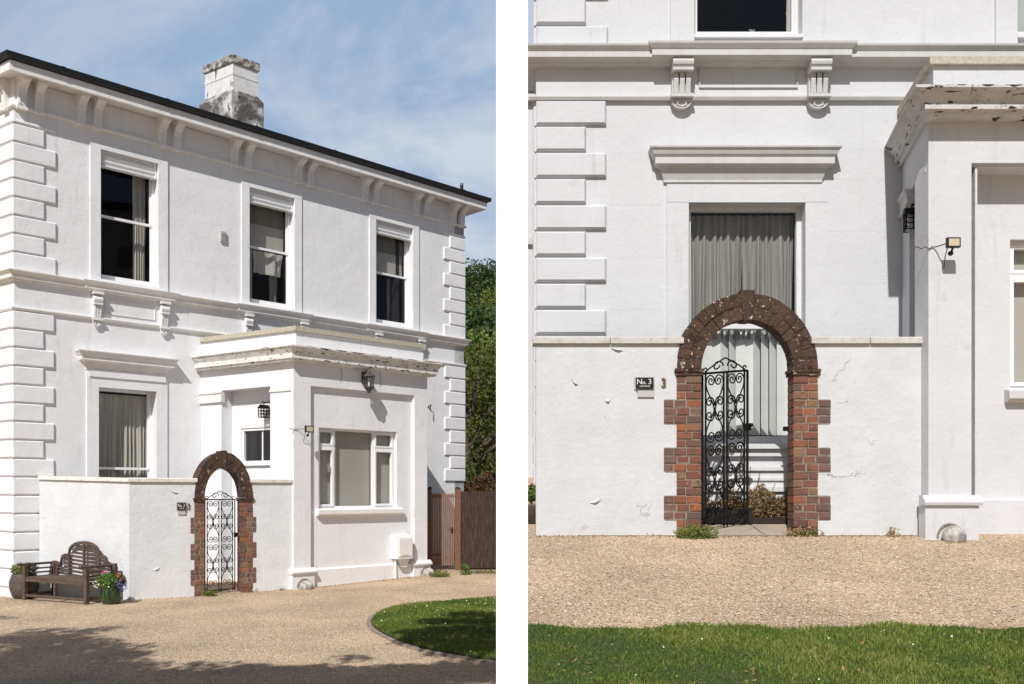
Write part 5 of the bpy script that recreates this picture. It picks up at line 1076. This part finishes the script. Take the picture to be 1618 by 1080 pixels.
# porch
Ar = Vector(((1467-PX)/FP*DP, DP)); Br = Vector(((1425-PX)/FP*D1, D1)); FPr = Frame(Ar, (1, 0)); zp = lambda y: EYE+(PY-y)/FP*DP
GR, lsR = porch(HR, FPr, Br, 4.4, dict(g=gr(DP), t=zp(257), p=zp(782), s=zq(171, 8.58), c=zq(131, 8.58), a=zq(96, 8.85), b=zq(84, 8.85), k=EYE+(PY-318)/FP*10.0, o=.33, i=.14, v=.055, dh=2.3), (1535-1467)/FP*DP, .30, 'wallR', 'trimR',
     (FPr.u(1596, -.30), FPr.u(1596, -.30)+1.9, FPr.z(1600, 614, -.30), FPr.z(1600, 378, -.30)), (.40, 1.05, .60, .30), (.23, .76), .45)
u_, z_ = GR.at(1446, 363, -.05); box_lantern(GR, u_, z_, -.02, 'square black lantern half hidden in the side of the frontal porch', .15, .17)
u_, z_ = FPr.at(1506, 391, .18); flood(FPr, u_, z_, 'black security light with tan lens on the pilaster of the frontal porch', .9, ucab=-.30)
boulder(FPr, FPr.u(1505, .1), gr(DP-.1), .11, 'rounded white-grey guard stone at the foot of the frontal porch pilaster', 8)
# garden wall, arch, gate
FG = Frame(((847-PX)/FP*D0, D0), (1, 0)); ug = lambda x: (x-847)/FP*D0; zg2 = lambda y: EYE+(PY-y)/FP*D0
ucR, hoR, hiR = ug(1180.5), (1292-1069)/2/FP*D0, (1253-1108)/2/FP*D0
sw = [(FG.O.x+.0, D0+.0), (FG.O.x+.18, D0+.001), (FG.O.x+.25, D1-.05), (FG.O.x+.03, D1-.05)]
def sc2(b): pass
garden_wall('cracked white garden wall seen square on, pierced by the large brick arch', FG, [(.0, ucR-hoR*.9), (ucR+hoR*.9, ug(1466))], None, zg2(543), gr, .17, 'gwallR')
flakes(FG, bpy.data.objects['garden_wall.001'], [(941, 791, .11, .035, .35), (960, 632, .055, .035, .1), (908, 603, .07, .03, -.9), (975, 552, .12, .015, -.2), (1392, 845, .03, .02, 0)], 'gwallR')
r = thing('side_wall', (FG.O.x+.1, D0+.8, gr(10)), 'short white wall returning from the frontal garden wall to the house corner', 'wall')
b = MB(); b.prism([(FG.O.x+.03, D0+.252), (FG.O.x+.22, D0+.252), (FG.O.x+.22, D1-.06), (FG.O.x+.08, D1-.06)], 1.0, zg2(543)); b.build('wall', 'gwallR', r); b = MB(); b.prism([(FG.O.x+.0, D0+.29), (FG.O.x+.25, D0+.29), (FG.O.x+.25, D1-.06), (FG.O.x+.06, D1-.06)], zg2(543)+.001, zg2(532)); b.build('coping', 'copeR', r)
archway(FG, ucR, hoR, hiR, gr(D0), zg2(582), (582-463)/FP*D0, .18, 'large weathered brick archway in the frontal garden wall, tall window behind', 21, ug(1069)-ug(1049), 20, 6)
zG0, zG1 = zg2(829)-.0, zg2(588)
ga = Vector(FG.xy(ug(1113), -.10)); far = 9.55; gb = Vector(((1181-PX)/FP*far, far)); gF = Frame(ga, gb-ga)
gate(gF, (gb-ga).length, zG0, zG1, .085, 'black wrought iron gate with scrolls standing ajar inside the large brick arch', .0105)
b = MB(); 
r = thing('gate_catch', FG.P(ucR+hiR, zg2(675), -.15), 'small black catch plate on the right brick pier of the large arch', 'latch'); b.box(FG, ucR+hiR-.05, ucR+hiR+.0, zg2(679), zg2(672), -.17, -.13); b.build('plate', 'iron', r)
plaque(FG, ug(1004), ug(1031.5), zg2(613.5), zg2(597), 'black No.3 deliveries plate on the frontal garden wall', 1.0)
numeral(FG, ug(1048.5), zg2(605), .092, 'brass figure 3 between the frontal name plate and the brick pier')
# courtyard paving, hedge and planter behind the large arch
b = MB(); xs = [FG.O.x+.4+i*.62 for i in range(7)]
for i in range(6):
    for (y0, y1) in ((D0-.02, D0+.5), (D0+.51, D1-.02)):
        b.add([(xs[i]+.006, y0, gr(y0)+.006), (xs[i+1]-.006, y0, gr(y0)+.006), (xs[i+1]-.006, y1, gr(y1)+.012), (xs[i]+.006, y1, gr(y1)+.012)], [(0, 1, 2, 3)], random.random())
tag(b.build('courtyard_paving', 'paving'), kind='structure')
def bush(x0, x1, y0, y1, zg, h, m, n, name, label, cat='bush', ls=.045, wisps=0):
    cx, cy = (x0+x1)/2, (y0+y1)/2; r = thing(name, (cx, cy, zg), label, cat); b = MB()
    Cc = RNG.uniform([x0, y0, zg], [x1, y1, zg+h], (n, 3)); Cc[:, 2] = zg+(Cc[:, 2]-zg)*(.75+.25*np.sin(Cc[:, 0]*17)+.12*np.sin(Cc[:, 0]*41+Cc[:, 1]*9)); b.leaves(Cc, ls); b.build('foliage', m, r)
    b = MB()
    for i in range(10+wisps):
        x = random.uniform(x0, x1); y = random.uniform(y0, y1); hh = h*(random.uniform(.5, .95) if i < 10 else random.uniform(1.1, 1.7)); b.tube([(x, y, zg-.02), (x+random.uniform(-.03, .03), y, zg+hh*.6), (x+random.uniform(-.08, .08), y, zg+hh)], .004, 4)
    b.build('stem', 'dry' if m == 'dry' else 'bark', r)
b = MB(); b.prism([(2.0, 9.66), (3.75, 9.66), (3.75, 10.13), (2.0, 10.13)], 1.2, gr(9.9)+.04); tag(b.build('flower_bed', 'soil'), kind='structure')
bush(2.30, 3.70, 9.70, 10.06, gr(9.9)+.03, .34, 'hedgeb', 13000, 'dry_hedge', 'low dry brown hedge seen through the large brick arch', 'hedge', .03, 8)
pl = thing('trough_planter', (2.35, 9.75, gr(9.75)), 'dark trough standing behind the open gate leaf in the frontal courtyard', 'planter'); b = MB(); b.prism([(2.05, 9.62), (2.52, 9.62), (2.52, 9.69), (2.05, 9.69)], gr(9.9)-.02, gr(9.9)+.13); b.build('trough', 'blackp', pl); b = MB(); b.prism([(2.04, 9.61), (2.53, 9.61), (2.53, 9.695), (2.04, 9.695)], gr(9.9)+.131, gr(9.9)+.15); b.build('rim', 'soil', pl); b = MB(); b.leaves(RNG.uniform([2.06, 9.62, gr(9.8)+.14], [2.51, 9.70, gr(9.8)+.24], (260, 3)), .04); b.build('foliage', 'dry', pl)
b = MB(); bx = onL(365, 890)
bush(-5.05, -4.35, 17.0, 17.5, gl(17.2), .42, 'dry', 900, 'dry_shrub', 'small dry shrub behind the oblique iron gate', 'bush', .05, 3)
# weeds at wall feet
def weed(x, y, zg, rx, ry, h, m, n, label, ls=.03, kind_='weed'):
    r = thing(kind_, (x, y, zg), label, 'weed'); b = MB(); b.leaves(np.maximum(rc((x, y, zg+h*.3), (rx, ry, h*.75), n), [-99, -99, zg+.004]), ls); b.build('foliage', m, r)
x, y = onR(1099, 849); weed(x, y-.03, gr(y), .23, .09, .13, 'leafy', 1500, 'low cushion of green sedum at the left foot of the large arch', .022, 'sedum_clump')
x, y = onR(1268, 846); weed(x, y-.02, gr(y), .21, .05, .09, 'dry', 260, 'dry brown weeds at the right foot of the large arch', .03); weed(x+.02, y-.04, gr(y), .17, .05, .07, 'leaf', 160, 'few green sprigs among dry weeds, right foot of the large arch', .025)
x, y = onR(1410, 847); weed(x, y-.02, gr(y), .07, .04, .10, 'dry', 90, 'small withered weed against the frontal wall, left of the porch', .03)
x, y = onR(1028, 845); weed(x, y-.01, gr(y), .08, .03, .06, 'dry', 60, 'tiny dry tuft at the frontal wall foot under the plate', .022)
x, y = onL(332, 941); weed(x, y-.02, 0, .15, .09, .10, 'leafy', 650, 'green sedum cushion at the left foot of the oblique arch', .025, 'sedum_clump')
x, y = onL(396, 935); weed(x, y, 0, .16, .07, .10, 'dry', 160, 'dry weeds at the right foot of the oblique arch', .03)
x, y = onL(443, 932); weed(x, y, 0, .10, .06, .07, 'leafb', 80, 'scant weeds against the oblique garden wall next to the porch', .03)
x, y = onL(695, 910); weed(x, y-.1, gl(y), .22, .15, .14, 'leafy', 600, 'yellow green weeds in front of the boarded gate', .035)
x, y = onL(735, 907); weed(x, y-.05, gl(y), .12, .1, .22, 'leaf', 320, 'green weed standing at the foot of the brown fence', .045)
x, y = onL(765, 905); weed(x, y-.05, gl(y), .4, .08, .08, 'leafb', 300, 'low weeds along the foot of the dark fence', .035)
for (F_, u0, u1, zf_, n, nm) in ((FG, 0, ug(1466), gr(D0-.03), 420, 'frontal'), (FPc, 0, Lp, .06, 420, 'oblique porch'), (FW, 0, LW, 0, 260, 'oblique garden')):
    U = RNG.uniform(u0, u1, n); Cn = np.array([F_.P(u, (gr(9.0) if nm == 'frontal' else gl(F_.P(u, 0, .05)[1]))+RNG.uniform(.004, .02), (.06 if nm != 'oblique porch' else .1)+abs(RNG.normal())*.05) for u in U]); b = MB(); b.leaves(Cn, .022)
    tag(b.build('leaf_litter', 'dry'), 'dry leaf crumbs along the foot of the %s wall' % nm, 'leaf litter', kind='stuff')
# pot of red flowers glimpsed left of the frontal wall
pot((841-PX)/FP*9.75, 9.75, gr(9.75), [(.06, 0), (.085, .18), (.09, .2)], 'urn', 'dark pot of red flowers at the left end of the frontal garden wall', [('fl_red', 9, (0, 0, .05), (.07, .07, .05), .03)], 300, (.08, .08, .09), .32)

# ---------------------------------------------------------------- added white post filling the blank strip, low retaining wall between the two yards
r = thing('added_divider_post', (0, 2.25, gr(2.2)), 'added tall square white post filling the blank strip between the two house fronts', 'post')
hw = 25/FP*2.2; b = MB(); b.prism([(-hw, 2.2), (hw, 2.2), (hw, 2.2+2*hw), (-hw, 2.2+2*hw)], -.2, 3.06); b.build('shaft', 'post', r)
b = MB(); b.prism([(-hw-.012, 2.188), (hw+.012, 2.188), (hw+.012, 2.212+2*hw), (-hw-.012, 2.212+2*hw)], 3.061, 3.09); b.lathe((0, 2.2+hw, 3.09), [(.02, 0), (.018, .02), (.035, .04), (.04, .06), (.03, .085), (.004, .1)], 14); b.build('finial', 'post', r)
r = thing('retaining_wall', (0, 6, 0), 'low white retaining wall holding the higher right-hand yard', 'wall'); b = MB()
for y0, y1 in ((2.35, 6), (6, 10), (10, 14), (14, 24)):
    b.hexa([(-.036, y0, -.1), (.04, y0, -.1), (.04, y1, -.1), (-.04, y1, -.1), (-.036, y0, gr(y0)+.012), (.04, y0, gr(y0)+.012), (.04, y1, gr(y1)+.012), (-.04, y1, gr(y1)+.012)])
b.build('wall', 'gwallR', r)
